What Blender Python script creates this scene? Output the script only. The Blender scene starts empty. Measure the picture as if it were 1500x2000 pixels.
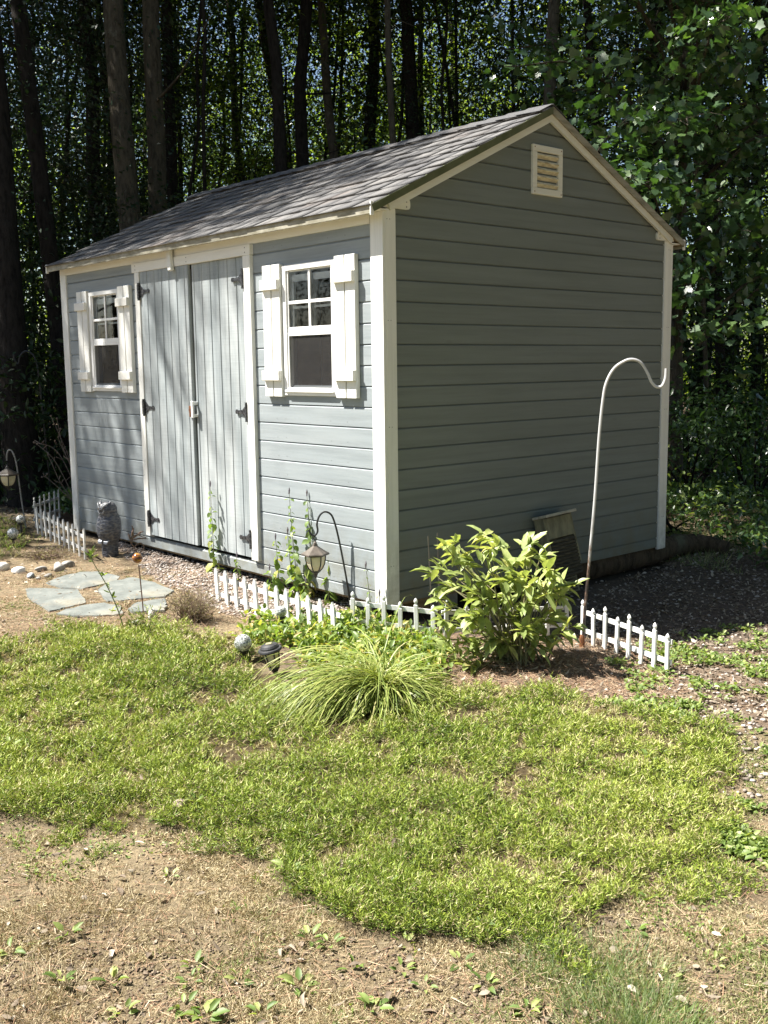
import bpy, math, random
import numpy as np
from mathutils import Vector, Matrix
random.seed(7)
SC = bpy.context.scene
COL = SC.collection

# ------------------------------------------------------------------ camera
CP = np.array([-3.3268, -3.7925, 1.2068])
YAW, PIT, ROL, FPX = 0.852618, -0.142883, -0.01285, 2000.0
_f = np.array([math.cos(PIT)*math.cos(YAW), math.cos(PIT)*math.sin(YAW), math.sin(PIT)])
_r0 = np.array([math.sin(YAW), -math.cos(YAW), 0.0]); _u0 = np.cross(_r0, _f)
_r = _r0*math.cos(ROL)+_u0*math.sin(ROL); _u = -_r0*math.sin(ROL)+_u0*math.cos(ROL)
cd = bpy.data.cameras.new('camera'); cam = bpy.data.objects.new('camera', cd); COL.objects.link(cam)
cam.matrix_world = Matrix(((_r[0], _u[0], -_f[0], CP[0]), (_r[1], _u[1], -_f[1], CP[1]), (_r[2], _u[2], -_f[2], CP[2]), (0, 0, 0, 1)))
cd.sensor_fit = 'VERTICAL'; cd.sensor_height = 24.0; cd.lens = 24.0*FPX/2000.0
cd.clip_start = 0.05; cd.clip_end = 600
SC.camera = cam
# ------------------------------------------------------------------ world, sun, exposure
SUN = Vector((-0.47, 0.50, 1.0)).normalized()
w = bpy.data.worlds.new('World'); SC.world = w; w.use_nodes = True
nt = w.node_tree; nt.nodes.clear()
sky = nt.nodes.new('ShaderNodeTexSky'); sky.sky_type = 'NISHITA'; sky.sun_disc = False
sky.sun_elevation = math.asin(SUN.z); sky.sun_rotation = math.atan2(SUN.x, SUN.y)
bg = nt.nodes.new('ShaderNodeBackground'); bg.inputs[1].default_value = 0.055
wo = nt.nodes.new('ShaderNodeOutputWorld')
nt.links.new(sky.outputs[0], bg.inputs[0]); nt.links.new(bg.outputs[0], wo.inputs[0])
sl = bpy.data.lights.new('sun', 'SUN'); sl.energy = 5.0; sl.angle = math.radians(0.55); sl.color = (1.0, 0.955, 0.88)
so = bpy.data.objects.new('sun', sl); COL.objects.link(so)
so.rotation_euler = SUN.to_track_quat('Z', 'Y').to_euler()
SC.view_settings.view_transform = 'Standard'; SC.view_settings.look = 'None'
SC.view_settings.exposure = 1.66; SC.view_settings.gamma = 1.0
SC.cycles.max_bounces = 8; SC.cycles.diffuse_bounces = 3; SC.cycles.glossy_bounces = 3
SC.cycles.transmission_bounces = 4; SC.cycles.transparent_max_bounces = 12
SC.cycles.caustics_reflective = False; SC.cycles.caustics_refractive = False

# ------------------------------------------------------------------ ground height and placement helpers
def sm(a):
    a = np.clip(a, 0, 1); return a*a*(3-2*a)
def vnoise(x, y, s, seed=0):
    x = np.asarray(x, float)*s; y = np.asarray(y, float)*s
    xi = np.floor(x).astype(np.int64); yi = np.floor(y).astype(np.int64)
    def h(a, b):
        n = (a*374761393 + b*668265263 + seed*974711) & 0xffffffff
        n = ((n ^ (n >> 13))*1274126177) & 0xffffffff
        return ((n ^ (n >> 16)) & 0xffff)/65535.0
    fx = sm(x-xi); fy = sm(y-yi)
    return (h(xi, yi)*(1-fx)+h(xi+1, yi)*fx)*(1-fy)+(h(xi, yi+1)*(1-fx)+h(xi+1, yi+1)*fx)*fy
def G0(x, y):
    u = -(x*0.66+y*0.75)
    return -0.05-0.055*sm((1.6-y)/2.4)-0.05*sm((x+.2)/1.0)*sm((1.2-y)/1.5)-0.018*np.maximum(u-.3, 0)
def ray(a, b):
    return _f+_r*(a-750)/FPX+_u*(1000-b)/FPX
def gnd(a, b):
    d = ray(a, b); z = -.1
    for i in range(30):
        t = (z-CP[2])/d[2]; P = CP+t*d; z = float(G0(P[0], P[1]))
    return P
def gndv(a, b):
    d = _f[None]+_r[None]*((a-750)/FPX)[:, None]+_u[None]*((1000-b)/FPX)[:, None]
    z = np.full(len(a), -.1)
    for i in range(12):
        t = (z-CP[2])/d[:, 2]; P = CP+t[:, None]*d; z = G0(P[:, 0], P[:, 1])
    return P[:, 0], P[:, 1]
def at(a, b, dist):
    "point on the ray of photo pixel (a,b), dist metres in front of the camera"
    return CP+ray(a, b)*dist
def gp(poly): return np.array([gnd(a, b)[:2] for a, b in poly])
def inpoly(x, y, poly):
    c = np.zeros(x.shape, bool); n = len(poly)
    for i in range(n):
        x1, y1 = poly[i]; x2, y2 = poly[(i+1) % n]
        if y1 == y2: continue
        k = ((y1 > y) != (y2 > y)) & (x < (x2-x1)*(y-y1)/(y2-y1)+x1)
        c ^= k
    return c
Z_GREEN = gp([(-160, 1262), (0, 1262), (150, 1238), (300, 1222), (420, 1250), (520, 1300), (620, 1345), (760, 1370), (880, 1345), (1000, 1335), (1120, 1350), (1200, 1395), (1300, 1405), (1400, 1425), (1450, 1500), (1478, 1600), (1420, 1690), (1330, 1725), (1180, 1770), (1050, 1812), (900, 1850), (760, 1828), (650, 1795), (560, 1740), (490, 1680), (400, 1632), (250, 1615), (100, 1640), (0, 1618), (-160, 1600)])
Z_GREEN2 = gp([(-90, 1000), (35, 1022), (68, 1062), (50, 1085), (-90, 1100)])
Z_GRAVEL = gp([(240, 1040), (235, 1075), (300, 1120), (345, 1150), (430, 1190), (560, 1222), (660, 1240), (760, 1215), (740, 1185), (600, 1140), (480, 1105), (330, 1060)])
Z_BED = gp([(1310, 1330), (1230, 1405), (1100, 1350), (900, 1345), (650, 1330), (520, 1290), (560, 1225), (700, 1235), (1140, 1225)])
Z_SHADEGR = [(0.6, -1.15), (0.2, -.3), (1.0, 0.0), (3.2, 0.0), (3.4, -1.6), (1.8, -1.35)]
def blob(x, y, poly, soft=.12, s=5, seed=1):
    n = (vnoise(x, y, s, seed)-.5)*soft*2+(vnoise(x, y, s*3.1, seed+5)-.5)*soft
    n2 = (vnoise(x, y, s, seed+9)-.5)*soft*2+(vnoise(x, y, s*3.1, seed+14)-.5)*soft
    return inpoly(np.asarray(x+n), np.asarray(y+n2), poly)
def greenmask(x, y): return blob(x, y, Z_GREEN, .10, 4, 3) | blob(x, y, Z_GREEN2, .1, 4, 4)
def G(x, y):
    x = np.asarray(x, float); y = np.asarray(y, float)
    return G0(x, y)+.012*(vnoise(x, y, 1.7, 2)-.5)+.010*(vnoise(x, y, 6, 3)-.5)+.005*(vnoise(x, y, 21, 4)-.5)+.006*greenmask(x, y)
def Gz(x, y): return float(G(np.array([x]), np.array([y]))[0])

# ------------------------------------------------------------------ object helpers
def meta(o, label=None, cat=None, group=None, kind=None):
    if label: o['label'] = label
    if cat: o['category'] = cat
    if group: o['group'] = group
    if kind: o['kind'] = kind
    return o
def thing(name, label, cat, loc=(0, 0, 0), rz=0.0, group=None):
    o = bpy.data.objects.new(name, None); COL.objects.link(o)
    o.location = loc; o.rotation_euler = (0, 0, rz); o.empty_display_size = .1
    return meta(o, label, cat, group)
def link(name, me, parent=None, world=False):
    o = bpy.data.objects.new(name, me); COL.objects.link(o)
    if parent is not None:
        o.parent = parent
        if world:
            p = parent
            while p.parent is not None: p = p.parent
            if parent is p: o.location = -p.location
    return o
def copy_tree(o, parent=None):
    c = o.copy(); COL.objects.link(c)
    if parent is not None: c.parent = parent
    for ch in list(o.children): copy_tree(ch, c)
    return c
class MB:
    def __init__(s): s.v = []; s.f = []; s.m = []
    def add(s, vs, fs, m=0):
        k = len(s.v); s.v += [tuple(p) for p in vs]
        s.f += [tuple(i+k for i in f) for f in fs]; s.m += [m]*len(fs); return s
    def box(s, x0, x1, y0, y1, z0, z1, m=0, M=None, bev=0.0):
        if bev:
            b = bev; vs = []
            X = (x0, x1); Y = (y0, y1); Z = (z0, z1); idx = {}
            for i in (0, 1):
                for j in (0, 1):
                    for k in (0, 1):
                        sx, sy, sz = (1, -1)[i], (1, -1)[j], (1, -1)[k]
                        for a in range(3):
                            p = [X[i]+sx*b, Y[j]+sy*b, Z[k]+sz*b]; p[a] = (X[i], Y[j], Z[k])[a]
                            idx[i, j, k, a] = len(vs); vs.append(p)
            fs = []
            for a in range(3):
                o = [q for q in range(3) if q != a]
                for e in (0, 1):
                    q = []
                    for (p0, p1) in ((0, 0), (1, 0), (1, 1), (0, 1)):
                        c = [0, 0, 0]; c[a] = e; c[o[0]] = p0; c[o[1]] = p1; q.append(idx[c[0], c[1], c[2], a])
                    fs.append(q)
                # edges parallel to axis a
                for p0 in (0, 1):
                    for p1 in (0, 1):
                        c0 = [0, 0, 0]; c0[o[0]] = p0; c0[o[1]] = p1; c1 = list(c0); c1[a] = 1
                        fs.append([idx[(*c0, o[0])], idx[(*c1, o[0])], idx[(*c1, o[1])], idx[(*c0, o[1])]])
            for i in (0, 1):
                for j in (0, 1):
                    for k in (0, 1): fs.append([idx[i, j, k, 0], idx[i, j, k, 1], idx[i, j, k, 2]])
        else:
            vs = [(x, y, z) for x in (x0, x1) for y in (y0, y1) for z in (z0, z1)]
            fs = [(0, 1, 3, 2), (4, 6, 7, 5), (0, 4, 5, 1), (2, 3, 7, 6), (0, 2, 6, 4), (1, 5, 7, 3)]
        if M is not None: vs = [tuple(M @ Vector(p)) for p in vs]
        return s.add(vs, fs, m)
    def tube(s, path, rad, n=8, m=0, caps=True):
        P = [Vector(p) for p in path]
        if not hasattr(rad, '__len__'): rad = [rad]*len(P)
        vs = []; nrm = None
        for i, p in enumerate(P):
            t = (P[min(i+1, len(P)-1)]-P[max(i-1, 0)]).normalized()
            if nrm is None:
                nrm = t.orthogonal().normalized()
            else:
                nrm = (nrm-t*nrm.dot(t)); nrm = nrm.normalized() if nrm.length > 1e-6 else t.orthogonal().normalized()
            b = t.cross(nrm)
            for k in range(n):
                a = 2*math.pi*k/n
                vs.append(p+(nrm*math.cos(a)+b*math.sin(a))*rad[i])
        fs = [(i*n+k, i*n+(k+1) % n, (i+1)*n+(k+1) % n, (i+1)*n+k) for i in range(len(P)-1) for k in range(n)]
        if caps: fs += [tuple(reversed(range(n))), tuple((len(P)-1)*n+k for k in range(n))]
        return s.add(vs, fs, m)
    def lathe(s, prof, n=16, m=0, c=(0, 0, 0), sx=1, sy=1, M=None):
        vs = []
        for (r, z) in prof:
            for k in range(n):
                a = 2*math.pi*k/n; p = Vector((c[0]+r*sx*math.cos(a), c[1]+r*sy*math.sin(a), c[2]+z))
                vs.append(M @ p if M is not None else p)
        fs = [(i*n+k, i*n+(k+1) % n, (i+1)*n+(k+1) % n, (i+1)*n+k) for i in range(len(prof)-1) for k in range(n)]
        fs += [tuple(reversed(range(n))), tuple((len(prof)-1)*n+k for k in range(n))]
        return s.add(vs, fs, m)
    def ball(s, c, r, n=14, m=0, sz=1.0):
        k = max(4, n//2)
        return s.lathe([(max(r*math.sin(math.pi*i/k), 1e-4), -r*sz*math.cos(math.pi*i/k)) for i in range(k+1)], n, m, c)
    def prism(s, poly, axis, a0, a1, m=0):
        def P(u, v, w_):
            return {'x': (w_, u, v), 'y': (u, w_, v), 'z': (u, v, w_)}[axis]
        n = len(poly); vs = [P(u, v, a0) for u, v in poly]+[P(u, v, a1) for u, v in poly]
        fs = [tuple(range(n)), tuple(reversed(range(n, 2*n)))]+[(i, (i+1) % n, n+(i+1) % n, n+i) for i in range(n)]
        return s.add(vs, fs, m)
    def build(s, name, mats, parent=None, smooth=False, world=False, fix=True):
        me = bpy.data.meshes.new(name); me.from_pydata(s.v, [], s.f)
        if not isinstance(mats, (list, tuple)): mats = [mats]
        for q in mats: me.materials.append(q)
        me.polygons.foreach_set('material_index', s.m)
        if fix:
            import bmesh
            bm = bmesh.new(); bm.from_mesh(me); bmesh.ops.recalc_face_normals(bm, faces=bm.faces); bm.to_mesh(me); bm.free()
        if smooth:
            me.polygons.foreach_set('use_smooth', [True]*len(me.polygons))
            try: me.set_sharp_from_angle(angle=math.radians(40))
            except Exception: pass
        me.update()
        return link(name, me, parent, world)

def np_mesh(name, V, F, mat, rnd=None, smooth=False, mats=None, midx=None):
    "V (n,3); F list of int arrays (m,k)"
    me = bpy.data.meshes.new(name)
    V = np.ascontiguousarray(V, dtype=np.float32)
    me.vertices.add(len(V)); me.vertices.foreach_set('co', V.ravel())
    loops = np.concatenate([f.ravel() for f in F]).astype(np.int32)
    sizes = np.concatenate([np.full(len(f), f.shape[1]) for f in F]).astype(np.int32)
    starts = np.concatenate([[0], np.cumsum(sizes)[:-1]]).astype(np.int32)
    me.loops.add(len(loops)); me.loops.foreach_set('vertex_index', loops)
    me.polygons.add(len(sizes)); me.polygons.foreach_set('loop_start', starts)
    try: me.polygons.foreach_set('loop_total', sizes)
    except Exception: pass
    if smooth: me.polygons.foreach_set('use_smooth', np.ones(len(sizes), bool))
    for q in (mats or [mat]): me.materials.append(q)
    if midx is not None: me.polygons.foreach_set('material_index', midx.astype(np.int32))
    me.update(calc_edges=True)
    if rnd is not None:
        a = me.attributes.new('rnd', 'FLOAT', 'POINT'); a.data.foreach_set('value', np.ascontiguousarray(rnd, dtype=np.float32))
    me.validate()
    return me
# leaf templates: (u along, v across, w up) and faces
def T(v, f): return np.array(v, float), [tuple(q) for q in f]
T_BLADE = T([(0, -.5, 0), (0, .5, 0), (.55, .38, .10), (.55, -.38, .10), (1, 0, .0)], [(0, 1, 2, 3), (3, 2, 4)])
T_SHORT = T([(0, -.5, 0), (0, .5, 0), (1, .1, .0), (1, -.1, .0)], [(0, 1, 2, 3)])
T_LEAF = T([(0, 0, 0), (.3, .42, .10), (.3, 0, 0), (.3, -.42, .10), (.68, .36, .06), (.68, 0, -.04), (.68, -.36, .06), (1, 0, -.16)],
           [(0, 2, 1), (0, 3, 2), (2, 5, 4, 1), (3, 6, 5, 2), (5, 7, 4), (6, 7, 5)])
T_CARD = T([(0, 0, 0), (.4, .45, .06), (1, 0, -.08), (.4, -.45, .06)], [(0, 2, 1), (0, 3, 2)])
_mp = [(0, 0, 0), (.02, .20, .02), (-.06, .40, .03), (.14, .40, .03), (.30, .62, .0), (.42, .44, .02), (.62, .38, .0), (.70, .18, -.03), (1, 0, -.12),
       (.70, -.18, -.03), (.62, -.38, .0), (.42, -.44, .02), (.30, -.62, .0), (.14, -.40, .03), (-.06, -.40, .03), (.02, -.20, .02), (.35, 0, -.03)]
T_MAPLE = T(_mp, [(0, 16, 3, 1), (1, 3, 2), (3, 16, 5, 4), (5, 16, 7, 6), (7, 16, 9, 8), (9, 16, 11, 10), (11, 16, 13, 12), (16, 0, 15, 13), (13, 15, 14)])
def nrmz(a): return a/np.maximum(np.linalg.norm(a, axis=1, keepdims=True), 1e-9)
def scatter(T_, P, D, N, L, W, rnd=None, curl=None):
    "place a template at each P with direction D, approximate normal N, length L, width W"
    tv, tf = T_; n = len(P); k = len(tv)
    D = nrmz(D); S = nrmz(np.cross(N, D)); U = np.cross(D, S)
    L = np.broadcast_to(L, (n,)); W = np.broadcast_to(W, (n,))
    c = np.ones(n) if curl is None else curl
    V = P[:, None, :]+D[:, None, :]*(tv[None, :, 0]*L[:, None])[..., None]+S[:, None, :]*(tv[None, :, 1]*W[:, None])[..., None]+U[:, None, :]*(tv[None, :, 2]*(L*c)[:, None])[..., None]
    F = {}
    base = (np.arange(n)*k)[:, None]
    for q in tf: F.setdefault(len(q), []).append(base+np.array(q)[None])
    return V.reshape(-1, 3), [np.concatenate(F[s]) for s in sorted(F)], (None if rnd is None else np.repeat(rnd, k))
def merge(parts):
    V = []; F = {}; R = []; o = 0
    for v, f, r in parts:
        for q in f: F.setdefault(q.shape[1], []).append(q+o)
        V.append(v); R.append(r); o += len(v)
    return np.concatenate(V), [np.concatenate(F[s]) for s in sorted(F)], np.concatenate(R)
RG = np.random.default_rng(11)
def rdir(n, up=0.0, rg=None):
    rg = rg or RG
    a = rg.normal(size=(n, 3)); a = nrmz(a); a[:, 2] += up; return nrmz(a)

# ------------------------------------------------------------------ materials
def newmat(name):
    m = bpy.data.materials.new(name); m.use_nodes = True; nt = m.node_tree
    b = nt.nodes['Principled BSDF']; return m, nt, b
def N(nt, t, **kw):
    n = nt.nodes.new(t)
    for k, v in kw.items(): setattr(n, k, v)
    return n
def coords(nt, stretch=(1, 1, 1), kind='Object'):
    tc = N(nt, 'ShaderNodeTexCoord'); mp = N(nt, 'ShaderNodeMapping'); mp.inputs['Scale'].default_value = stretch
    nt.links.new(tc.outputs[kind], mp.inputs[0]); return mp.outputs[0]
def noise(nt, vec, scale, detail=4, rough=.55):
    n = N(nt, 'ShaderNodeTexNoise'); n.inputs['Scale'].default_value = scale; n.inputs['Detail'].default_value = detail; n.inputs['Roughness'].default_value = rough
    nt.links.new(vec, n.inputs['Vector']); return n.outputs['Fac']
def ramp(nt, fac, stops, interp='LINEAR'):
    r = N(nt, 'ShaderNodeValToRGB'); r.color_ramp.interpolation = interp
    el = r.color_ramp.elements
    while len(el) > 1: el.remove(el[-1])
    el[0].position = stops[0][0]; el[0].color = (*stops[0][1], 1)
    for p, c in stops[1:]:
        e = el.new(p); e.color = (*c, 1)
    nt.links.new(fac, r.inputs[0]); return r.outputs[0]
def mixc(nt, fac, a, b, mode='MIX'):
    m = N(nt, 'ShaderNodeMix', data_type='RGBA', blend_type=mode)
    for s, v in ((0, fac), (6, a), (7, b)):
        if isinstance(v, (int, float)): m.inputs[s].default_value = v
        elif isinstance(v, tuple): m.inputs[s].default_value = (*v, 1)
        else: nt.links.new(v, m.inputs[s])
    return m.outputs[2]
def bump(nt, b, h, strength=.3, dist=.01):
    n = N(nt, 'ShaderNodeBump'); n.inputs['Strength'].default_value = strength; n.inputs['Distance'].default_value = dist
    nt.links.new(h, n.inputs['Height']); nt.links.new(n.outputs[0], b.inputs['Normal'])
def plain(name, c1, c2=None, rough=.6, scale=20, stretch=(1, 1, 1), bmp=0.0, bscale=None, dist=.004, metal=0.0, lo=.35, hi=.65, spec=.5, bstretch=None):
    m, nt, b = newmat(name); b.inputs['Roughness'].default_value = rough; b.inputs['Metallic'].default_value = metal
    b.inputs['Specular IOR Level'].default_value = spec
    v = coords(nt, stretch)
    f = noise(nt, v, scale)
    nt.links.new(ramp(nt, f, [(lo, c1), (hi, c2 or tuple(x*.8 for x in c1))]), b.inputs['Base Color'])
    if bmp:
        v2 = coords(nt, bstretch or stretch)
        bump(nt, b, noise(nt, v2, bscale or scale*3, 5), bmp, dist)
    return m
def leafmat(name, stops, trans=.35, rough=.5, tcol=(1.5, 1.6, .6), spec=.4):
    m, nt, b = newmat(name)
    at_ = N(nt, 'ShaderNodeAttribute', attribute_name='rnd')
    c = ramp(nt, at_.outputs['Fac'], stops)
    vv = noise(nt, coords(nt), 60, 3)
    c = mixc(nt, 1.0, c, ramp(nt, vv, [(.3, (.8, .8, .8)), (.7, (1.15, 1.15, 1.15))]), 'MULTIPLY')
    nt.links.new(c, b.inputs['Base Color']); b.inputs['Roughness'].default_value = rough; b.inputs['Specular IOR Level'].default_value = spec
    t = N(nt, 'ShaderNodeBsdfTranslucent'); nt.links.new(mixc(nt, 1.0, c, tcol, 'MULTIPLY'), t.inputs[0])
    mx = N(nt, 'ShaderNodeMixShader'); mx.inputs[0].default_value = trans
    out = nt.nodes['Material Output']
    nt.links.new(b.outputs[0], mx.inputs[1]); nt.links.new(t.outputs[0], mx.inputs[2]); nt.links.new(mx.outputs[0], out.inputs[0])
    return m

def paint(name, base, stain, grain_axis, rough=.62, streak=.5, grime=0.0, saw=0.0):
    "painted or stained board: long grain streaks, soft blotches, knots, saw marks, splash dirt near the foot"
    m, nt, b = newmat(name); b.inputs['Roughness'].default_value = rough; b.inputs['Specular IOR Level'].default_value = .3
    ai = 'xyz'.index(grain_axis)
    s = [30, 30, 30]; s[ai] = 1.3
    g = noise(nt, coords(nt, tuple(s)), 1.0, 7, .68)
    s2 = [7, 7, 7]; s2[ai] = 1.1
    bl = noise(nt, coords(nt, tuple(s2)), 1.0, 5, .6)
    c = ramp(nt, g, [(.28, tuple(x*(1-.34*streak) for x in base)), (.50, base), (.74, tuple(min(1, x*(1+.24*streak)) for x in base))])
    c = mixc(nt, ramp(nt, bl, [(.44, (0, 0, 0)), (.66, (streak, streak, streak))]), c, stain)
    if saw:
        s3 = [4, 4, 4]; s3[ai] = 150
        c = mixc(nt, 1.0, c, ramp(nt, noise(nt, coords(nt, tuple(s3)), 1.0, 3), [(.35, (1-saw,)*3), (.65, (1+saw*.5,)*3)]), 'MULTIPLY')
    # knots
    s4 = [6.5, 6.5, 6.5]; s4[ai] = 2.2
    vo = N(nt, 'ShaderNodeTexVoronoi'); vo.inputs['Scale'].default_value = 1.0; vo.inputs['Randomness'].default_value = 1.0
    nt.links.new(coords(nt, tuple(s4)), vo.inputs['Vector'])
    c = mixc(nt, ramp(nt, vo.outputs['Distance'], [(.03, (.5*min(1, streak),)*3), (.075, (0, 0, 0))]), c, tuple(x*.62 for x in base))
    if grime:
        sx = N(nt, 'ShaderNodeSeparateXYZ'); tc = N(nt, 'ShaderNodeTexCoord'); nt.links.new(tc.outputs['Object'], sx.inputs[0])
        mr = N(nt, 'ShaderNodeMapRange'); mr.inputs[1].default_value = .45; mr.inputs[2].default_value = -.02; nt.links.new(sx.outputs[2], mr.inputs[0])
        mu = N(nt, 'ShaderNodeMath', operation='MULTIPLY'); nt.links.new(mr.outputs[0], mu.inputs[0])
        gn = noise(nt, coords(nt, (9, 9, 9)), 1.0, 6, .7); rr = ramp(nt, gn, [(.38, (0, 0, 0)), (.62, (grime,)*3)]); nt.links.new(rr, mu.inputs[1])
        c = mixc(nt, mu.outputs[0], c, (.17, .16, .11))
    nt.links.new(c, b.inputs['Base Color'])
    bump(nt, b, g, .35, .004)
    return m
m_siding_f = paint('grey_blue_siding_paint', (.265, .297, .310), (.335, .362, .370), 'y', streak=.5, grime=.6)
m_siding_g = paint('siding_paint_shade_darkened', (.174, .196, .183), (.150, .170, .153), 'x', streak=.5, grime=.9)  # front wall's paint darkened, with the gable's shade put into the colour
m_door = paint('washed_grey_door_stain', (.28, .313, .322), (.44, .468, .468), 'z', streak=1.0, saw=.07)
m_white = paint('white_trim_paint_vertical', (.78, .78, .74), (.70, .70, .63), 'z', streak=.35, grime=.5)
m_white_y = paint('white_trim_paint_long', (.80, .79, .74), (.70, .69, .60), 'y', streak=.25)
m_white_x = paint('white_trim_paint_gable', (.74, .735, .66), (.62, .61, .50), 'x', streak=.3)
m_vinyl = plain('white_vinyl', (.82, .82, .80), (.78, .78, .76), .35, 8)
m_wood_in = plain('raw_plywood', (.34, .19, .085), (.24, .13, .06), .8, 6, (1, 1, 6))
m_dark = plain('dark_gap_wood', (.06, .05, .04), (.03, .026, .02), .9, 12)
m_treated = plain('treated_timber', (.26, .19, .10), (.17, .12, .065), .85, 8, (1, 5, 5), .3)
m_black = plain('black_metal', (.018, .018, .020), (.035, .034, .033), .38, 60, bmp=.15, dist=.001)
m_blackpl = plain('black_plastic', (.022, .022, .024), (.04, .04, .042), .45, 30)
m_hinge = plain('weathered_black_iron', (.030, .030, .034), (.16, .16, .165), .42, 90, metal=.5, lo=.42, hi=.7)
m_rust = plain('rusty_brass', (.30, .12, .045), (.13, .055, .03), .6, 110, metal=.3)
m_drip = plain('weathered_drip_edge', (.20, .185, .13), (.36, .34, .27), .7, 5, (1, 3, 8), .2)
m_moss = plain('mossy_rake_board', (.125, .135, .07), (.085, .10, .045), .85, 6, (2, 1, 2), .3)
m_conc = plain('concrete_block', (.30, .29, .26), (.21, .20, .18), .95, 25, bmp=.4)
m_steelw = None
def shingle_mat():
    m, nt, b = newmat('asphalt_shingles'); b.inputs['Roughness'].default_value = .92; b.inputs['Specular IOR Level'].default_value = .2
    v = coords(nt)
    gr = noise(nt, v, 420, 2, .7); bl = noise(nt, v, 2.2, 4)
    a = N(nt, 'ShaderNodeAttribute', attribute_name='rnd')
    c = ramp(nt, gr, [(.32, (.065, .065, .065)), (.55, (.160, .159, .156)), (.75, (.33, .325, .315))])
    c = mixc(nt, 1.0, c, ramp(nt, a.outputs['Fac'], [(0, (.72, .72, .75)), (1, (1.15, 1.13, 1.12))]), 'MULTIPLY')
    c = mixc(nt, ramp(nt, bl, [(.55, (0, 0, 0)), (.75, (.35, .35, .35))]), c, (.22, .16, .12))
    nt.links.new(c, b.inputs['Base Color']); bump(nt, b, gr, .5, .003); return m
m_shingle = shingle_mat()
def glass_mat(name, tint=(.9, .93, .92), mixf=.10):
    m, nt, b = newmat(name); nt.nodes.remove(b)
    gl = N(nt, 'ShaderNodeBsdfGlossy'); gl.inputs['Roughness'].default_value = .02
    tr = N(nt, 'ShaderNodeBsdfTransparent'); tr.inputs[0].default_value = (*tint, 1)
    fr = N(nt, 'ShaderNodeFresnel'); fr.inputs[0].default_value = 1.5
    ad = N(nt, 'ShaderNodeMath', operation='ADD'); ad.inputs[1].default_value = mixf; nt.links.new(fr.outputs[0], ad.inputs[0])
    mx = N(nt, 'ShaderNodeMixShader'); nt.links.new(ad.outputs[0], mx.inputs[0])
    nt.links.new(tr.outputs[0], mx.inputs[1]); nt.links.new(gl.outputs[0], mx.inputs[2]); nt.links.new(mx.outputs[0], nt.nodes['Material Output'].inputs[0])
    return m
m_glass = glass_mat('window_glass', mixf=.02)
def screen_mat():
    m, nt, b = newmat('insect_screen'); b.inputs['Base Color'].default_value = (.018, .017, .017, 1); b.inputs['Roughness'].default_value = .7
    tr = N(nt, 'ShaderNodeBsdfTransparent'); mx = N(nt, 'ShaderNodeMixShader'); mx.inputs[0].default_value = .45
    nt.links.new(b.outputs[0], mx.inputs[1]); nt.links.new(tr.outputs[0], mx.inputs[2]); nt.links.new(mx.outputs[0], nt.nodes['Material Output'].inputs[0]); return m
m_screen = screen_mat()
def lampglass():
    m, nt, b = newmat('cream_lantern_glass'); b.inputs['Roughness'].default_value = .25
    nt.links.new(ramp(nt, noise(nt, coords(nt), 25), [(.3, (.62, .56, .36)), (.7, (.74, .69, .50))]), b.inputs['Base Color'])
    b.inputs['Subsurface Weight'].default_value = .15; return m
m_cream = lampglass()
def crackle():
    m, nt, b = newmat('crackle_glass'); b.inputs['Base Color'].default_value = (.95, .97, .96, 1); b.inputs['Roughness'].default_value = .06
    b.inputs['Transmission Weight'].default_value = .82; b.inputs['IOR'].default_value = 1.35
    v = N(nt, 'ShaderNodeTexVoronoi', feature='DISTANCE_TO_EDGE'); v.inputs['Scale'].default_value = 90
    nt.links.new(coords(nt), v.inputs['Vector']); bump(nt, b, v.outputs['Distance'], .9, .01); return m
m_crackle = crackle()

# ground sheet: zone colours carried by a colour attribute, detail by noise
def ground_mat():
    m, nt, b = newmat('ground_soil'); b.inputs['Roughness'].default_value = .95; b.inputs['Specular IOR Level'].default_value = .15
    a = N(nt, 'ShaderNodeAttribute', attribute_name='zone')
    v = coords(nt)
    c = mixc(nt, 1.0, a.outputs['Color'], ramp(nt, noise(nt, v, 55, 6, .7), [(.3, (.55, .52, .5)), (.5, (.95, .95, .95)), (.72, (1.45, 1.4, 1.3))]), 'MULTIPLY')
    c = mixc(nt, 1.0, c, ramp(nt, noise(nt, v, 4, 5), [(.3, (.78, .75, .74)), (.7, (1.15, 1.15, 1.15))]), 'MULTIPLY')
    nt.links.new(c, b.inputs['Base Color']); bump(nt, b, noise(nt, v, 90, 6, .75), .8, .012); return m
m_ground = ground_mat()

# ================================================================== GROUND
def axis(a, lo, hi, b, st, far):
    near = np.arange(lo, hi, st); 
    l = lo-np.cumsum(np.geomspace(st, far, 40)); r = hi+np.cumsum(np.geomspace(st, far, 40))
    return np.concatenate([l[::-1], near, r])
gx = axis(0, -3.6, 3.6, 0, .028, 14); gy = axis(0, -3.4, 5.2, 0, .028, 14)
X, Y = np.meshgrid(gx, gy, indexing='ij'); xf, yf = X.ravel(), Y.ravel()
gm = greenmask(xf, yf)
zz = G(xf, yf)+.010*gm*vnoise(xf, yf, 9, 8)
zz = zz-.02*gm*0
nx, ny = X.shape
ii = (np.arange(nx-1)[:, None]*ny+np.arange(ny-1)[None]).ravel()
me = np_mesh('ground', np.stack([xf, yf, zz], 1), [np.stack([ii, ii+ny, ii+ny+1, ii+1], 1)], m_ground, smooth=True)
colr = np.empty((len(xf), 4)); colr[:, 3] = 1
dry = np.array([.175, .140, .09]); tan = np.array([.235, .19, .12]); soil = np.array([.105, .080, .060]); grav = np.array([.27, .22, .185])
forest = np.array([.075, .052, .034]); green = np.array([.085, .066, .036]); litter = np.array([.17, .13, .095])
n1 = vnoise(xf, yf, 2.3, 21)[:, None]
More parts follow.
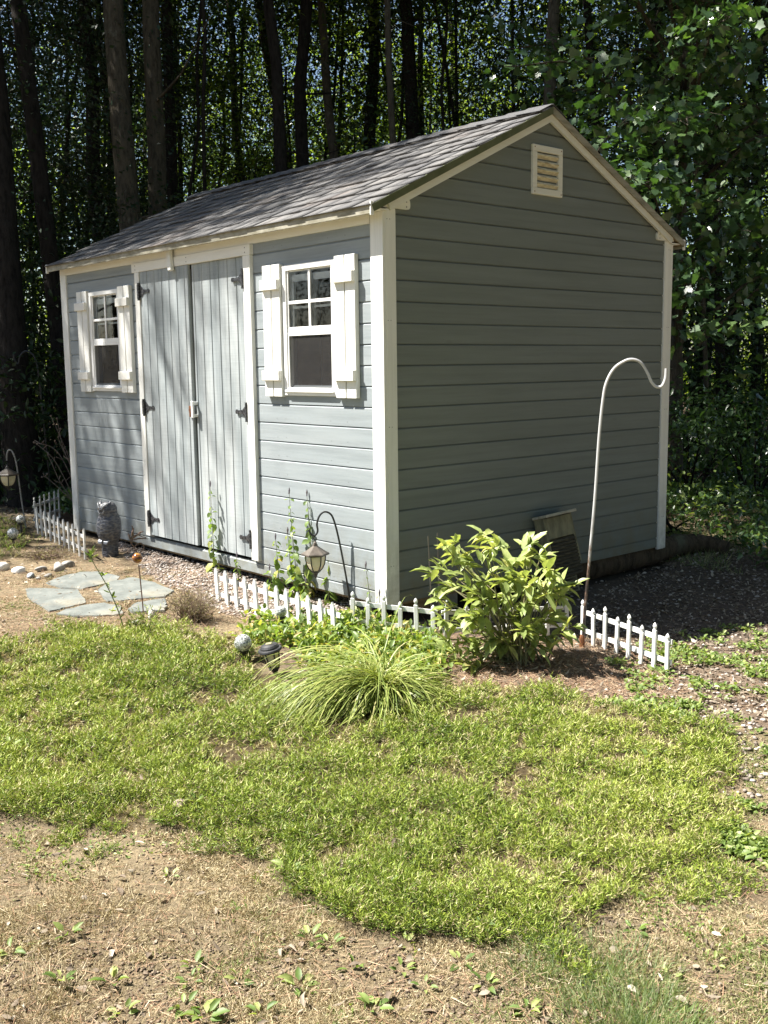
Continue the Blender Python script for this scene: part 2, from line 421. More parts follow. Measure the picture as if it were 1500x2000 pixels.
c = dry*(1-n1)+tan*n1
lm = blob(xf, yf, [(3.9, -4), (-.1, -1.75), (.35, -1.2), (1.0, -.3), (3.0, .2), (9, .5)], .2, 3, 22)
c[lm] = litter
bm_ = blob(xf, yf, Z_BED, .08, 5, 23); c[bm_] = soil*1.3
gv = blob(xf, yf, Z_GRAVEL, .06, 5, 24); c[gv] = grav
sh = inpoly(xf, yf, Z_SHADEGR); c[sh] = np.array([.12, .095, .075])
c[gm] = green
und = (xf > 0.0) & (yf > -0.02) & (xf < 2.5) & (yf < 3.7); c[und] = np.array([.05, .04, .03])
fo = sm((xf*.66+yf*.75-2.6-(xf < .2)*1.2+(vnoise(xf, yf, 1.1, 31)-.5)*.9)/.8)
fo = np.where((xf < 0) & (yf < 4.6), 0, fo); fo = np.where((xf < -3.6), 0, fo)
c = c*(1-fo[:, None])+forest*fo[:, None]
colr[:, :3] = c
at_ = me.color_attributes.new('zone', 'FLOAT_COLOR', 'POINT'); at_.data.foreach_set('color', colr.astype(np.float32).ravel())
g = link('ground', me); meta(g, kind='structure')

exec_sections = []
# ================================================================== SHED
W, L = 2.449, 3.643
XR, ZR, SL = W/2, 2.595, .4817
shed = thing('garden_shed', 'grey clapboard garden shed with white trim and a shingled gable roof', 'shed', (XR, L/2, -.09))
Z0, BP = .065, .1038
def prof(z0, z1):
    "board face profile: list of (out, z)"
    return [(.010, z0), (.010, z1-.011), (.0015, z1-.003), (.0015, z1)]
def boards(zmax):
    out = [(0.0, Z0)]; z = Z0
    while z < zmax: out.append((z, z+BP)); z += BP
    return out
FO = 0.020   # depth of the wall plane behind the trim face
def siding_y(mb, xs, sgn, y0, y1, zmax, openings=()):
    for a, b in boards(zmax-.001):
        zc = (a+b)/2; iv = [(y0, y1)]
        for (oy0, oy1, oz0, oz1) in openings:
            if oz0 < zc < oz1:
                n = []
                for p, q in iv:
                    if oy0 > p: n.append((p, min(q, oy0)))
                    if oy1 < q: n.append((max(p, oy1), q))
                iv = [k for k in n if k[1]-k[0] > .005]
        for p, q in iv:
            pr = prof(a, min(b, zmax)); base = xs+sgn*FO
            poly = [(base-sgn*o, z) for o, z in pr]+[(base+sgn*.012, pr[-1][1]), (base+sgn*.012, pr[0][1])]
            n = len(poly)
            mb.add([(u, p, v) for u, v in poly]+[(u, q, v) for u, v in poly],
                   [tuple(range(n)), tuple(range(n, 2*n))]+[(i, (i+1) % n, n+(i+1) % n, n+i) for i in range(n)])
            # nail heads
            if sgn > 0:
                for yy in (y0+.38, y0+.78, y1-.45, y1-1.02, 3.44, 2.62, .30, .92):
                    if p+.01 < yy < q-.01 and b-a > .08:
                        y_ = yy+random.uniform(-.004, .004); z_ = a+.022
                        mb.add([(base-.0106, y_+.0026*math.cos(t), z_+.0026*math.sin(t)) for t in [k*math.pi/3 for k in range(6)]], [(0, 1, 2, 3, 4, 5)], 1)
m_nail = plain('nail_head', (.16, .17, .17), (.10, .10, .10), .5, 50)
DOOR = (1.195, 2.405, .085, 1.835)
WINS = ((.597, ), (2.952, ))
ops = [DOOR]+[(c_[0]-.19, c_[0]+.19, 1.10, 1.74) for c_ in WINS]
mb = MB(); siding_y(mb, 0.0, 1, .06, L-.06, 1.945, ops)
mb.build('front_wall', [m_siding_f, m_nail], shed, world=True)
mb = MB(); siding_y(mb, W, -1, .06, L-.06, 1.945); mb.build('rear_wall', [m_siding_f, m_nail], shed, world=True)
def gable_wall(name, ys, sgn):
    mb = MB()
    for a, b in boards(2.54):
        pr = prof(a, b); ext = []
        pr = [(o, min(z, 2.545)) for o, z in pr]
        lim = lambda z: min(XR-.055, max(.0, (2.548-z)/SL))
        base = ys+sgn*FO; vs = []; k = len(pr)
        for o, z in pr: vs += [(XR-lim(z), base-sgn*o, z), (XR+lim(z), base-sgn*o, z)]
        for z in (pr[-1][1], pr[0][1]): vs += [(XR-lim(z), base+sgn*.012, z), (XR+lim(z), base+sgn*.012, z)]
        n = k+2
        fs = [(2*i, 2*i+1, 2*((i+1) % n)+1, 2*((i+1) % n)) for i in range(n)]+[tuple(2*i for i in range(n)), tuple(2*i+1 for i in range(n))]
        mb.add(vs, fs)
        if sgn > 0 and b-a > .08:
            for xx in (.42, .83, 1.22, 1.64, 2.05):
                x_ = xx+random.uniform(-.006, .006); z_ = a+.02
                if XR-lim(z_) < x_-.02 and x_+.02 < XR+lim(z_):
                    mb.add([(x_+.0024*math.cos(t), base-.0107, z_+.0024*math.sin(t)) for t in [q*math.pi/3 for q in range(6)]], [(0, 1, 2, 3, 4, 5)], 1)
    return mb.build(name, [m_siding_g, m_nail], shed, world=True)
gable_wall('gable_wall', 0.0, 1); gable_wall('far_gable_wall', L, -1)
# interior lining, floor, framing
mb = MB()
mb.box(.036, W-.036, .036, L-.036, -.02, .05)
mb.build('floor_deck', m_treated, shed, world=True)
mb = MB()
mb.box(W-.045, W-.034, .05, L-.05, .05, 1.92); mb.box(.05, W-.05, .034, .045, .05, 2.0); mb.box(.05, W-.05, L-.045, L-.034, .05, 2.0)
for y in np.arange(.1, 3.6, .405): mb.box(W-.10, W-.046, y, y+.038, .05, 1.92)
for y in (.34, .86, 2.69, 3.20): mb.box(.034, .085, y-.02, y+.02, .05, 1.92)
mb.box(.036, .085, .05, 1.19, 1.75, 1.80); mb.box(.036, .085, 2.42, 3.6, 1.75, 1.80)
mb.box(.9, 1.6, 3.2, 3.5, .05, 1.4)
mb.build('wall_framing', m_wood_in, shed, world=True)
# skids and blocks
mb = MB()
for x in (.26, 1.17, 2.16): mb.box(x, x+.089, .06, L-.06, -.085, -.021)
for p in ((.10, .05), (.10, 1.75), (.10, 3.3)): pass
mb.build('skid', m_treated, shed, world=True)
for (x0, y0) in ((.42, .10), (1.98, .10), (1.1, .12), (.35, 1.7), (.3, 3.2), (2.1, 3.2)):
    MB().box(x0, x0+.19, y0, y0+.19, -.20, -.022, bev=.006).build('support_block', m_conc, shed, world=True)
# corner trim (pair of boards per corner)
def trimset(cx, cy, sx, sy):
    q = MB()
    a = sorted((cx, cx+sx*.019)); b = sorted((cy, cy+sy*.093))
    q.box(a[0], a[1], b[0], b[1], -.012, 1.935, bev=.0015)
    q.build('corner_trim', m_white, shed, world=True)
    q = MB(); a = sorted((cx+sx*.0195, cx+sx*.086)); b = sorted((cy, cy+sy*.019))
    q.box(a[0], a[1], b[0], b[1], -.014, 1.952, bev=.0015)
    for z in (.20, .9, 1.42, 1.90):
        for dx in (.03, .048):
            x_ = cx+sx*dx
            q.box(x_-.002, x_+.002, cy-sy*.0006, cy+sy*.001, z-.002, z+.002, 1)
    q.build('side_trim', [m_white, m_nail], shed, world=True)
trimset(0, 0, 1, 1); trimset(W, 0, -1, 1); trimset(0, L, 1, -1); trimset(W, L, -1, -1)
# eave: fascia, soffit, drip edge
for side in (0, 1):
    sx = 1 if side == 0 else -1; ox = 0 if side == 0 else W
    X_ = lambda a: ox+sx*a
    def bx(q, a, b, y0, y1, z0, z1, **k):
        p = sorted((X_(a), X_(b))); q.box(p[0], p[1], y0, y1, z0, z1, **k)
    q = MB(); bx(q, -.004, .018, .095, L-.095, 1.886, 1.934, bev=.001)
    bx(q, -.004, .0, .002, .094, 1.9365, 1.94)
    q.build('fascia', m_white_y, shed, world=True)
    q = MB(); bx(q, -.078, .03, -.016, L+.016, 1.936, 1.943); q.build('soffit', m_white_y, shed, world=True)
    q = MB(); bx(q, -.088, -.0785, -.016, L+.016, 1.914, 1.956, bev=.001); q.build('drip_edge', m_drip, shed, world=True)
    for yy in (-.0225, L+.0225):
        q = MB(); bx(q, -.094, -.074, yy-.005, yy+.005, 1.905, 1.968, bev=.001); q.build('fascia_end_cap', m_white, shed, world=True)
# roof deck and shingles
def roofz(x): return ZR-SL*abs(x-XR)
LS = math.hypot(XR+.0912, SL*(XR+.0912)); ca = (XR+.0912)/LS; sa = SL*ca
def slope_pt(side, s, y, h):
    "s metres down from ridge, y along, h above the deck plane"
    x = XR-ca*s+(-sa*h) if side == 0 else XR+ca*s+sa*h
    return (x, y, ZR-sa*s+ca*h)
Y0, Y1 = -.020, L+.020
q = MB()
for side in (0, 1):
    vs = [slope_pt(side, s, y, h) for s in (0, LS-.004) for y in (Y0, Y1) for h in (-.038, -.012)]
    q.add(vs, [(0, 1, 3, 2), (4, 6, 7, 5), (0, 4, 5, 1), (2, 3, 7, 6), (0, 2, 6, 4), (1, 5, 7, 3)])
roof = q.build('roof', m_treated, shed, world=True)
V = []; F = []; R_ = []
def slab(side, s0, s1, y0, y1, h0, h1, th, r, jag=0):
    # wedge shingle: upper end h0, butt end h1, thickness th
    k = len(V)
    j = random.uniform(-jag, jag)
    for (s, h) in ((s0, h0), (s1+j, h1)):
        for y in (y0, y1):
            for t in (0, -th): V.append(slope_pt(side, s, y, h+t)); R_.append(r)
    for f in ((0, 4, 6, 2), (1, 3, 7, 5), (4, 5, 7, 6), (0, 1, 5, 4), (2, 6, 7, 3), (0, 2, 3, 1)): F.append([k+i for i in f])
EX = .137; ncourse = int(LS/EX)
for side in (0, 1):
    for i in range(ncourse+1):
        s1 = LS+.012-i*EX; s0 = max(0, s1-EX*1.25)
        y = Y0-.004; 
        slab(side, s0, s1-.002, Y0-.006+random.uniform(-.003, .003), Y1+.004, -.010, -.003, .004, random.uniform(.3, .7))
        while y < Y1:
            wdt = random.uniform(.07, .19); 
            if random.random() < .55:
                slab(side, s0+.01, s1+.001, y, min(y+wdt, Y1+.004), -.006, .0025, .0045, random.random(), .002)
            else:
                slab(side, s0+.01, s1-.004, y, min(y+wdt, Y1+.004), -.0095, -.0025, .002, random.random(), .001)
            y += wdt+.0015
me = np_mesh('shingles', np.array(V), [np.array(F)], m_shingle, rnd=np.array(R_))
o = link('shingles', me, roof); 
V, F, R_ = [], [], []
q = MB()
y = Y0-.006
while y < Y1-.05:
    y2 = min(y+.15, Y1+.006)
    for side in (0, 1):
        vs = [slope_pt(side, s, yy, h) for s in (0, .12) for (yy, h0) in ((y, .003), (y2+.02, .010)) for h in (h0, h0+.004)]
        q.add(vs, [(0, 1, 3, 2), (4, 6, 7, 5), (0, 4, 5, 1), (2, 3, 7, 6), (0, 2, 6, 4), (1, 5, 7, 3)])
    y = y2
me = q.build('ridge_cap', m_shingle, roof)
# rake boards: mossy outer strip above, cream trim below
def raketrim(name, y0, y1, h0, h1, mat, s_end):
    for side in (0, 1):
        q = MB(); vs = [slope_pt(side, s, y, h) for s in (0.0, s_end) for y in (y0, y1) for h in (h0, h1)]
        # plumb cut at ridge: pull inner ends onto x = XR
        for k in range(4): vs[k] = (XR, vs[k][1], ZR+(h0, h1)[k % 2]/ca)
        q.add(vs, [(0, 1, 3, 2), (4, 6, 7, 5), (0, 4, 5, 1), (2, 3, 7, 6), (0, 2, 6, 4), (1, 5, 7, 3)])
        q.build(name, (m_drip if (side and mat is m_moss) else mat), shed, world=True)
raketrim('rake_board', -.030, -.0205, -.042, -.008, m_moss, LS+.002)
raketrim('rake_trim', -.016, -.001, -.078, -.040, m_white_x, LS-.11)
raketrim('rake_board', L+.0205, L+.030, -.050, -.008, m_moss, LS+.002)
raketrim('rake_trim', L+.001, L+.016, -.078, -.040, m_white_x, LS-.11)
# gable return blocks with rounded inner end
def retblock(x0, x1, inner, y0, y1):
    z0, z1 = 1.953, 2.003; r = .016; pts = []
    if inner > 0:
        pts = [(x0, z0), (x1-r, z0)]+[(x1-r+r*math.sin(a), z0+r-r*math.cos(a)) for a in (.4, .8, 1.2)]+[(x1, z0+r), (x1, z1-r)]+[(x1-r+r*math.cos(a), z1-r+r*math.sin(a)) for a in (.4, .8, 1.2)]+[(x1-r, z1), (x0+.075, z1), (x0, z1-.036)]
    else:
        pts = [(2*0+x1+x0-u, v) for u, v in retpts(x0, x1)]
    return pts
def retpts(x0, x1):
    z0, z1 = 1.953, 2.003; r = .016
    return [(x0, z0), (x1-r, z0)]+[(x1-r+r*math.sin(a), z0+r-r*math.cos(a)) for a in (.4, .8, 1.2)]+[(x1, z0+r), (x1, z1-r)]+[(x1-r+r*math.cos(a), z1-r+r*math.sin(a)) for a in (.4, .8, 1.2)]+[(x1-r, z1), (x0+.075, z1), (x0, z1-.036)]
for (a, b) in ((-.0, .180),):
    for (p, s) in ((retpts(a, b), 1), ([(W-u, v) for u, v in retpts(a, b)], -1)):
        q = MB(); q.prism(p, 'y', -.004, .018)
        for dx in (.155,):
            for z in (1.965, 1.988):
                x_ = dx if s > 0 else W-dx
                q.box(x_-.003, x_+.003, -.005, -.0038, z-.003, z+.003, 1)
        q.build('eave_return', [m_white_x, m_nail], shed, world=True)
# gable vent
vx0, vx1, vz0, vz1 = 1.088, 1.340, 2.118, 2.380
q = MB(); t = .036; yv = -.006
q.box(vx0, vx1, yv, .012, vz1-t, vz1, bev=.003); q.box(vx0, vx1, yv, .012, vz0, vz0+t, bev=.003)
q.box(vx0, vx0+t, yv+.0005, .012, vz0+t, vz1-t, bev=.002); q.box(vx1-t, vx1, yv+.0005, .012, vz0+t, vz1-t, bev=.002)
for x_ in (vx0+.014, vx1-.014):
    for z_ in (vz0+.014, vz1-.014): q.box(x_-.003, x_+.003, yv-.001, yv+.001, z_-.003, z_+.003, 1)
vent = q.build('gable_vent', [m_white_x, m_rust], shed, world=True)
m_louv = plain('grimy_louvre', (.70, .66, .50), (.34, .27, .16), .8, 18, (1, 1, 5), lo=.40, hi=.72)
q = MB()
for k in range(5):
    zc = vz0+t+.019+k*(vz1-vz0-2*t)/5
    M_ = Matrix.Translation((0, .004, zc)) @ Matrix.Rotation(math.radians(-38), 4, 'X')
    q.box(vx0+t, vx1-t, -.012, .020, -.008, .008, 0, M_, bev=.002)
q.build('louvre', m_louv, vent)
MB().box(vx0+t, vx1-t, .0285, .030, vz0+t, vz1-t).build('vent_backing', m_dark, vent)
# doors
def door(name, y0, y1, xf, ybs):
    q = MB(); edges = [y0]+list(ybs)+[y1]
    for a, b in zip(edges[:-1], edges[1:]):
        q.prism([(xf+.018, a+.0016), (xf+.018, b-.0016), (xf+.004, b-.0016), (xf, b-.0052), (xf, a+.0052), (xf+.004, a+.0016)], 'z', .088, 1.824)
        for z in (.2, .95, 1.7):
            z_ = z+.05; ym = (a+b)/2+random.uniform(-.01, .01)
            q.box(xf-.0004, xf+.0004, ym-.002, ym+.002, z_-.002, z_+.002, 1)
    q.box(xf+.019, xf+.03, y0+.01, y1-.01, .12, 1.8)
    me = q.v
    # local frame: prism wrote (u,v,w)=(x,y,z) already
    return q.build(name, [m_door, m_nail], shed, world=True)
XD = .004
dl = door('door', 1.796, 2.402, XD-.013, [1.838, 1.932, 2.026, 2.120, 2.214, 2.308])
dr = door('door', 1.198, 1.776, XD, [1.282, 1.376, 1.470, 1.564, 1.658, 1.748])
dl['label'] = 'grey plank door leaf standing slightly proud'; dr['label'] = 'grey plank door leaf carrying the white handle'
def hinge(y, z, sgn, parent, xf):
    q = MB(); k = 1.28
    q.box(xf-.006, xf, min(y-sgn*.034, y-sgn*.006), max(y-sgn*.034, y-sgn*.006), z-.044, z+.044, bev=.001)
    q.tube([(xf-.011, y, z-.056), (xf-.011, y, z+.056)], .0095, 8)
    o = [(.006, .030), (.022, .024), (.040, .010), (.075, .006), (.082, .010), (.095, .010), (.101, 0), (.095, -.010), (.082, -.010), (.075, -.006), (.040, -.010), (.022, -.024), (.006, -.030)]
    q.prism([(y+sgn*u*k, z+v*k) for u, v in o], 'x', xf-.005, xf-.001)
    for (u, v) in ((.09, 0), (.05, .0), (.02, .014), (.02, -.014)):
        q.box(xf-.0065, xf-.005, y+sgn*u*k-.003, y+sgn*u*k+.003, z+v*k-.003, z+v*k+.003)
    q.build('hinge', m_hinge, parent)
for z in (1.700, .945, .200):
    hinge(1.194, z, 1, dr, XD-.006); hinge(2.406, z, -1, dl, XD-.013)
q = MB(); q.box(XD-.040, XD-.028, 1.752, 1.778, .895, 1.000, bev=.004); q.box(XD-.030, XD, 1.757, 1.773, .975, .995, bev=.002); q.box(XD-.030, XD, 1.757, 1.773, .900, .918, bev=.002)
q.build('handle', m_vinyl, dr)
q = MB(); q.box(XD-.022, XD-.0135, 1.790, 1.832, .925, .968, bev=.002); q.tube([(XD-.036, 1.800, .945), (XD-.022, 1.800, .945)], .010, 12); q.box(XD-.030, XD-.020, 1.782, 1.80, .932, .958, bev=.002); q.box(XD-.024, XD-.014, 1.81, 1.822, .90, .926)
q.build('hasp', m_rust, dl)
# door trim
q = MB(); q.box(-.013, .012, 1.118, 1.190, .078, 1.8255, bev=.0015); q.build('door_trim', m_white, shed, world=True)
q = MB(); q.box(-.013, .012, 2.410, 2.470, .078, 1.8255, bev=.0015); q.build('door_trim', m_white, shed, world=True)
q = MB(); q.box(-.015, .012, 1.112, 2.500, 1.826, 1.884, bev=.0015)
for y in (1.16, 1.80, 2.45):
    for z in (1.842, 1.868): q.box(-.0158, -.0148, y-.003, y+.003, z-.003, z+.003, 1)
q.build('door_header', [m_white_y, m_nail], shed, world=True)
q = MB(); M_ = Matrix.Translation((-.030, 1.965, 1.862)) @ Matrix.Rotation(math.radians(-7), 4, 'X')
q.box(-.013, .013, -.020, .020, -.062, .062, 0, M_, bev=.004); q.box(-.0145, -.0125, -.003, .003, -.045, -.039, 1, M_)
q.build('turn_button', [m_white, m_nail], shed, world=True)
# windows
def window(yc):
    hw = .232; z0, z1 = 1.047, 1.742; xf = -.004
    fr = MB()
    fr.box(xf, .012, yc-hw, yc+hw, z1-.030, z1, bev=.002); fr.box(xf, .012, yc-hw, yc+hw, z0, z0+.040, bev=.002)
    fr.box(xf, .012, yc-hw, yc-hw+.036, z0+.040, z1-.030, bev=.002); fr.box(xf, .012, yc+hw-.036, yc+hw, z0+.040, z1-.030, bev=.002)
    fr.box(xf-.012, xf+.002, yc-hw+.02, yc+hw-.02, z0+.018, z0+.030, bev=.002)
    fr.box(.012, .055, yc-hw+.040, yc-hw+.048, 1.08, 1.72); fr.box(.012, .055, yc+hw-.048, yc+hw-.040, 1.08, 1.72)
    fr.box(.012, .055, yc-hw+.048, yc+hw-.048, 1.705, 1.712); fr.box(.012, .055, yc-hw+.048, yc+hw-.048, 1.082, 1.088)
    w_ = fr.build('window', m_vinyl, shed, world=True)
    ya, yb = yc-hw+.037, yc+hw-.037
    # upper sash
    q = MB(); x0, x1 = .004, .020
    q.box(x0, x1, ya, yb, 1.385, 1.413, bev=.0015)
    q.box(x0, x1, ya, ya+.010, 1.413, 1.711); q.box(x0, x1, yb-.010, yb, 1.413, 1.711)
    q.box(x0+.001, x1, yc-.009, yc+.009, 1.413, 1.711, bev=.0015); q.box(x0+.0015, x1-.001, ya+.01, yb-.01, 1.535, 1.552, bev=.0015)
    q.build('upper_sash', m_vinyl, w_)
    # sash behind (raised inner sash with its own bars)
    q = MB(); x0, x1 = .030, .044
    q.box(x0, x1, ya, yb, 1.655, 1.690); q.box(x0, x1, ya+.002, ya+.026, 1.40, 1.655); q.box(x0, x1, yb-.026, yb-.002, 1.40, 1.655)
    q.box(x0, x1, yc-.007, yc+.007, 1.40, 1.655); q.box(x0+.001, x1, ya+.02, yb-.02, 1.512, 1.524); q.box(x0, x1, ya, yb, 1.375, 1.40)
    q.build('inner_sash', m_vinyl, w_)
    q = MB(); q.add([(.011, ya+.004, 1.705), (.011, yb-.004, 1.705), (.011, yb-.004, 1.40), (.011, ya+.004, 1.40)], [(0, 1, 2, 3)]); q.build('pane', m_glass, w_, fix=False)
    # lower opening: screen frame, pane
    q = MB(); x0, x1 = .001, .016
    q.box(x0, x1, ya, yb, 1.366, 1.384, bev=.0015); q.box(x0, x1, ya, ya+.010, 1.089, 1.366); q.box(x0, x1, yb-.010, yb, 1.089, 1.366); q.box(x0, x1, ya, yb, 1.079, 1.0895, bev=.0015)
    q.build('screen_frame', m_vinyl, w_)
    q = MB(); q.add([(.008, ya+.009, 1.088), (.008, yb-.009, 1.088), (.008, yb-.009, 1.368), (.008, ya+.009, 1.368)], [(0, 1, 2, 3)]); q.build('screen', m_screen, w_)
    q = MB(); q.add([(.030, ya+.004, 1.37), (.030, yb-.004, 1.37), (.030, yb-.004, 1.09), (.030, ya+.004, 1.09)], [(0, 1, 2, 3)]); q.build('pane', m_glass, w_, fix=False)
def shutter(y0, y1):
    xf = -.017; z0, z1 = 1.040, 1.752; g_ = .009; ym = (y0+y1)/2
    q = MB(); q.box(xf, .009, y0, ym-g_/2, z0, z1, bev=.0015); q.box(xf, .009, ym+g_/2, y1, z0, z1, bev=.0015)
    q.box(xf+.018, .008, ym-g_/2, ym+g_/2, z0+.002, z1-.002)
    s = q.build('shutter', m_white, shed, world=True)
    for zc in (1.645, 1.155):
        b = MB(); b.box(xf-.021, xf-.0005, y0-.002, y1+.002, zc-.028, zc+.028, bev=.003); b.build('batten', m_white_y, s)
for c_ in WINS:
    window(c_[0]); shutter(c_[0]-.403, c_[0]-.240); shutter(c_[0]+.236, c_[0]+.396)

# ================================================================== PICKET FENCE PANELS
m_picket = plain('white_picket_plastic', (.70, .70, .68), (.42, .42, .38), .55, 14, (1, 1, .4), .1, lo=.45, hi=.85)
def pickets(label, p0, p1, n, h, kind, group, lean=0.0, cap=1, alt=0.03, w_=.021, t_=.010, z_off=0.0, tilt_along=0.0):
    "edging panel from p0 to p1 (ground points) with n pickets"
    a = Vector((p0[0], p0[1], Gz(*p0)+z_off)); b = Vector((p1[0], p1[1], Gz(*p1)+z_off))
    d = (b-a); Ln = d.length; d.normalize(); rz = math.atan2(d.y, d.x)
    t = thing('picket_fence_panel', label, 'fence', a, rz, group)
    slope = d.z/max(1e-6, math.hypot(d.x, d.y)); Lh = math.hypot((b-a).x, (b-a).y)
    side = math.sin(lean)
    for (hz, hh, tt) in ((h*.27, .011, .007), (h*.70, .011, .007)):
        q = MB(); 
        vs = [(x, y+side*(hz+z), hz+z+slope*x) for x in (-.018, Lh+.018) for y in (.002, .002+tt) for z in (-hh, hh)]
        q.add(vs, [(0, 1, 3, 2), (4, 6, 7, 5), (0, 4, 5, 1), (2, 3, 7, 6), (0, 2, 6, 4), (1, 5, 7, 3)])
        q.build('rail', m_picket, t)
    for i in range(n):
        x = Lh*i/(n-1) if n > 1 else 0; hh = h-(alt if i % 2 else 0)+random.uniform(-.002, .002)
        ta = tilt_along+random.uniform(-.02, .02)
        M_ = Matrix.Translation((x, 0, slope*x)) @ Matrix.Rotation(-lean+random.uniform(-.02, .02), 4, 'X') @ Matrix.Rotation(ta, 4, 'Y')
        q = MB(); w2 = w_/2
        if kind == 'gothic':
            q.box(-w2, w2, -t_, 0, -.05, hh-.032, 0, M_, bev=.002)
            q.box(-w2*.55, w2*.55, -t_*.85, -t_*.15, hh-.034, hh-.024, 0, M_)
            q.lathe([(.0035, hh-.026), (w2*.95, hh-.020), (w2*1.02, hh-.014), (w2*.75, hh-.007), (w2*.3, hh-.001), (.0006, hh+.001)], 8, 0, (0, -t_/2, 0), 1, .62, M_)
        else:
            pts = [(-w2, -.05), (w2, -.05), (w2, hh-.026), (0, hh), (-w2, hh-.026)]
            k = len(pts)
            vs = [tuple(M_ @ Vector((u, -t_, v))) for u, v in pts]+[tuple(M_ @ Vector((u, 0, v))) for u, v in pts]
            q.add(vs, [tuple(range(k)), tuple(reversed(range(k, 2*k)))]+[(j, (j+1) % k, k+(j+1) % k, k+j) for j in range(k)])
        q.build('picket', m_picket, t)
    return t
GF = 'low white picket edging around the shed bed'
gxy = lambda a, b: tuple(gnd(a, b)[:2])
pickets('leaning pointed picket panel along the gravel before the front wall', gxy(428, 1176), gxy(655, 1254), 12, .205, 'point', GF, lean=.10, alt=.0, w_=.026, tilt_along=-.20, z_off=-.018)
pickets('white picket panel with knob tops near the corner post of the shed', gxy(690, 1236), gxy(847, 1254), 6, .205, 'gothic', GF, alt=.026)
pickets('white picket panel with knob tops partly hidden behind the leafy bush', gxy(870, 1254), gxy(1106, 1240), 7, .205, 'gothic', GF, alt=.026)
pickets('white picket panel with knob tops, right of the tall white hook, clear in the open', gxy(1139, 1252), gxy(1304, 1318), 8, .215, 'gothic', GF, alt=.030, w_=.023)
pickets('white pointed picket panel left of the owl statue', gxy(76, 1042), gxy(168, 1092), 11, .215, 'point', GF, lean=-.05, alt=.0, w_=.025, tilt_along=.12)
pickets('grey knob topped picket panel behind the pointed one left of the owl', gxy(70, 1030), gxy(116, 1012), 6, .245, 'gothic', GF, alt=.0, lean=.0)

# ================================================================== SHEPHERD HOOKS AND LANTERNS
def bez(pts, n=10):
    "Catmull-Rom through points"
    P = [Vector(p) for p in pts]; P = [P[0]*2-P[1]]+P+[P[-1]*2-P[-2]]; out = []
    for i in range(1, len(P)-2):
        for k in range(n):
            t = k/n; a, b, c_, d = P[i-1], P[i], P[i+1], P[i+2]
            out.append(.5*((2*b)+(-a+c_)*t+(2*a-5*b+4*c_-d)*t*t+(-a+3*b-3*c_+d)*t**3))
    out.append(P[-2]); return out
RV = Vector(_r); UV_ = Vector((0, 0, 1)); RH = Vector((_r[0], _r[1], 0)).normalized()
def pxplane(base, bpx, pts, tilt=Vector((0, 0, 0))):
    "profile drawn in the upright plane through base facing the viewer: pixel offsets become metres at that depth"
    d = float(np.dot(np.array(base)-CP, _f)); k = d/FPX
    return [Vector(base)+RH*((a-bpx[0])*k)+UV_*((bpx[1]-b)*k*1.01) for a, b in pts]
def hookmat():
    m, nt, b = newmat('chipped_white_rod'); b.inputs['Roughness'].default_value = .5
    v = coords(nt, (1, 1, 1)); sx = N(nt, 'ShaderNodeSeparateXYZ'); nt.links.new(v, sx.inputs[0])
    mr = N(nt, 'ShaderNodeMapRange'); mr.inputs[1].default_value = .32; mr.inputs[2].default_value = .95
    nt.links.new(sx.outputs[2], mr.inputs[0])
    ad = N(nt, 'ShaderNodeMath', operation='ADD'); nt.links.new(mr.outputs[0], ad.inputs[0])
    ns = noise(nt, coords(nt, (60, 60, 22)), 1.0, 4); nt.links.new(ns, ad.inputs[1])
    nt.links.new(ramp(nt, ad.outputs[0], [(.50, (.045, .035, .032)), (.62, (.16, .10, .07)), (.72, (.34, .33, .32)), (1.0, (.50, .50, .50))]), b.inputs['Base Color'])
    return m
base = gnd(1137, 1264)
t = thing('shepherd_hook', 'tall white shepherd hook with rusty dark lower rod, planted by the leafy bush', 'garden hook', base)
P = pxplane((0, 0, 0) if False else base, (1137, 1264), [(1137, 1275), (1141, 1195), (1149, 1085), (1157, 975), (1163, 860), (1169, 790), (1175, 757), (1189, 731), (1210, 717), (1226, 715), (1240, 722), (1252, 740), (1260, 757), (1270, 766), (1280, 764), (1286, 750), (1287, 732)])
P = [p-Vector(base) for p in P]
q = MB(); pp = bez(P, 8); q.tube(pp, [.0068]*len(pp), 8); q.build('rod', hookmat(), t, smooth=True)
q = MB(); q.lathe([(.011, -.03), (.013, 0), (.013, .05), (.010, .06)], 8); q.build('ground_spike', m_rust, t)

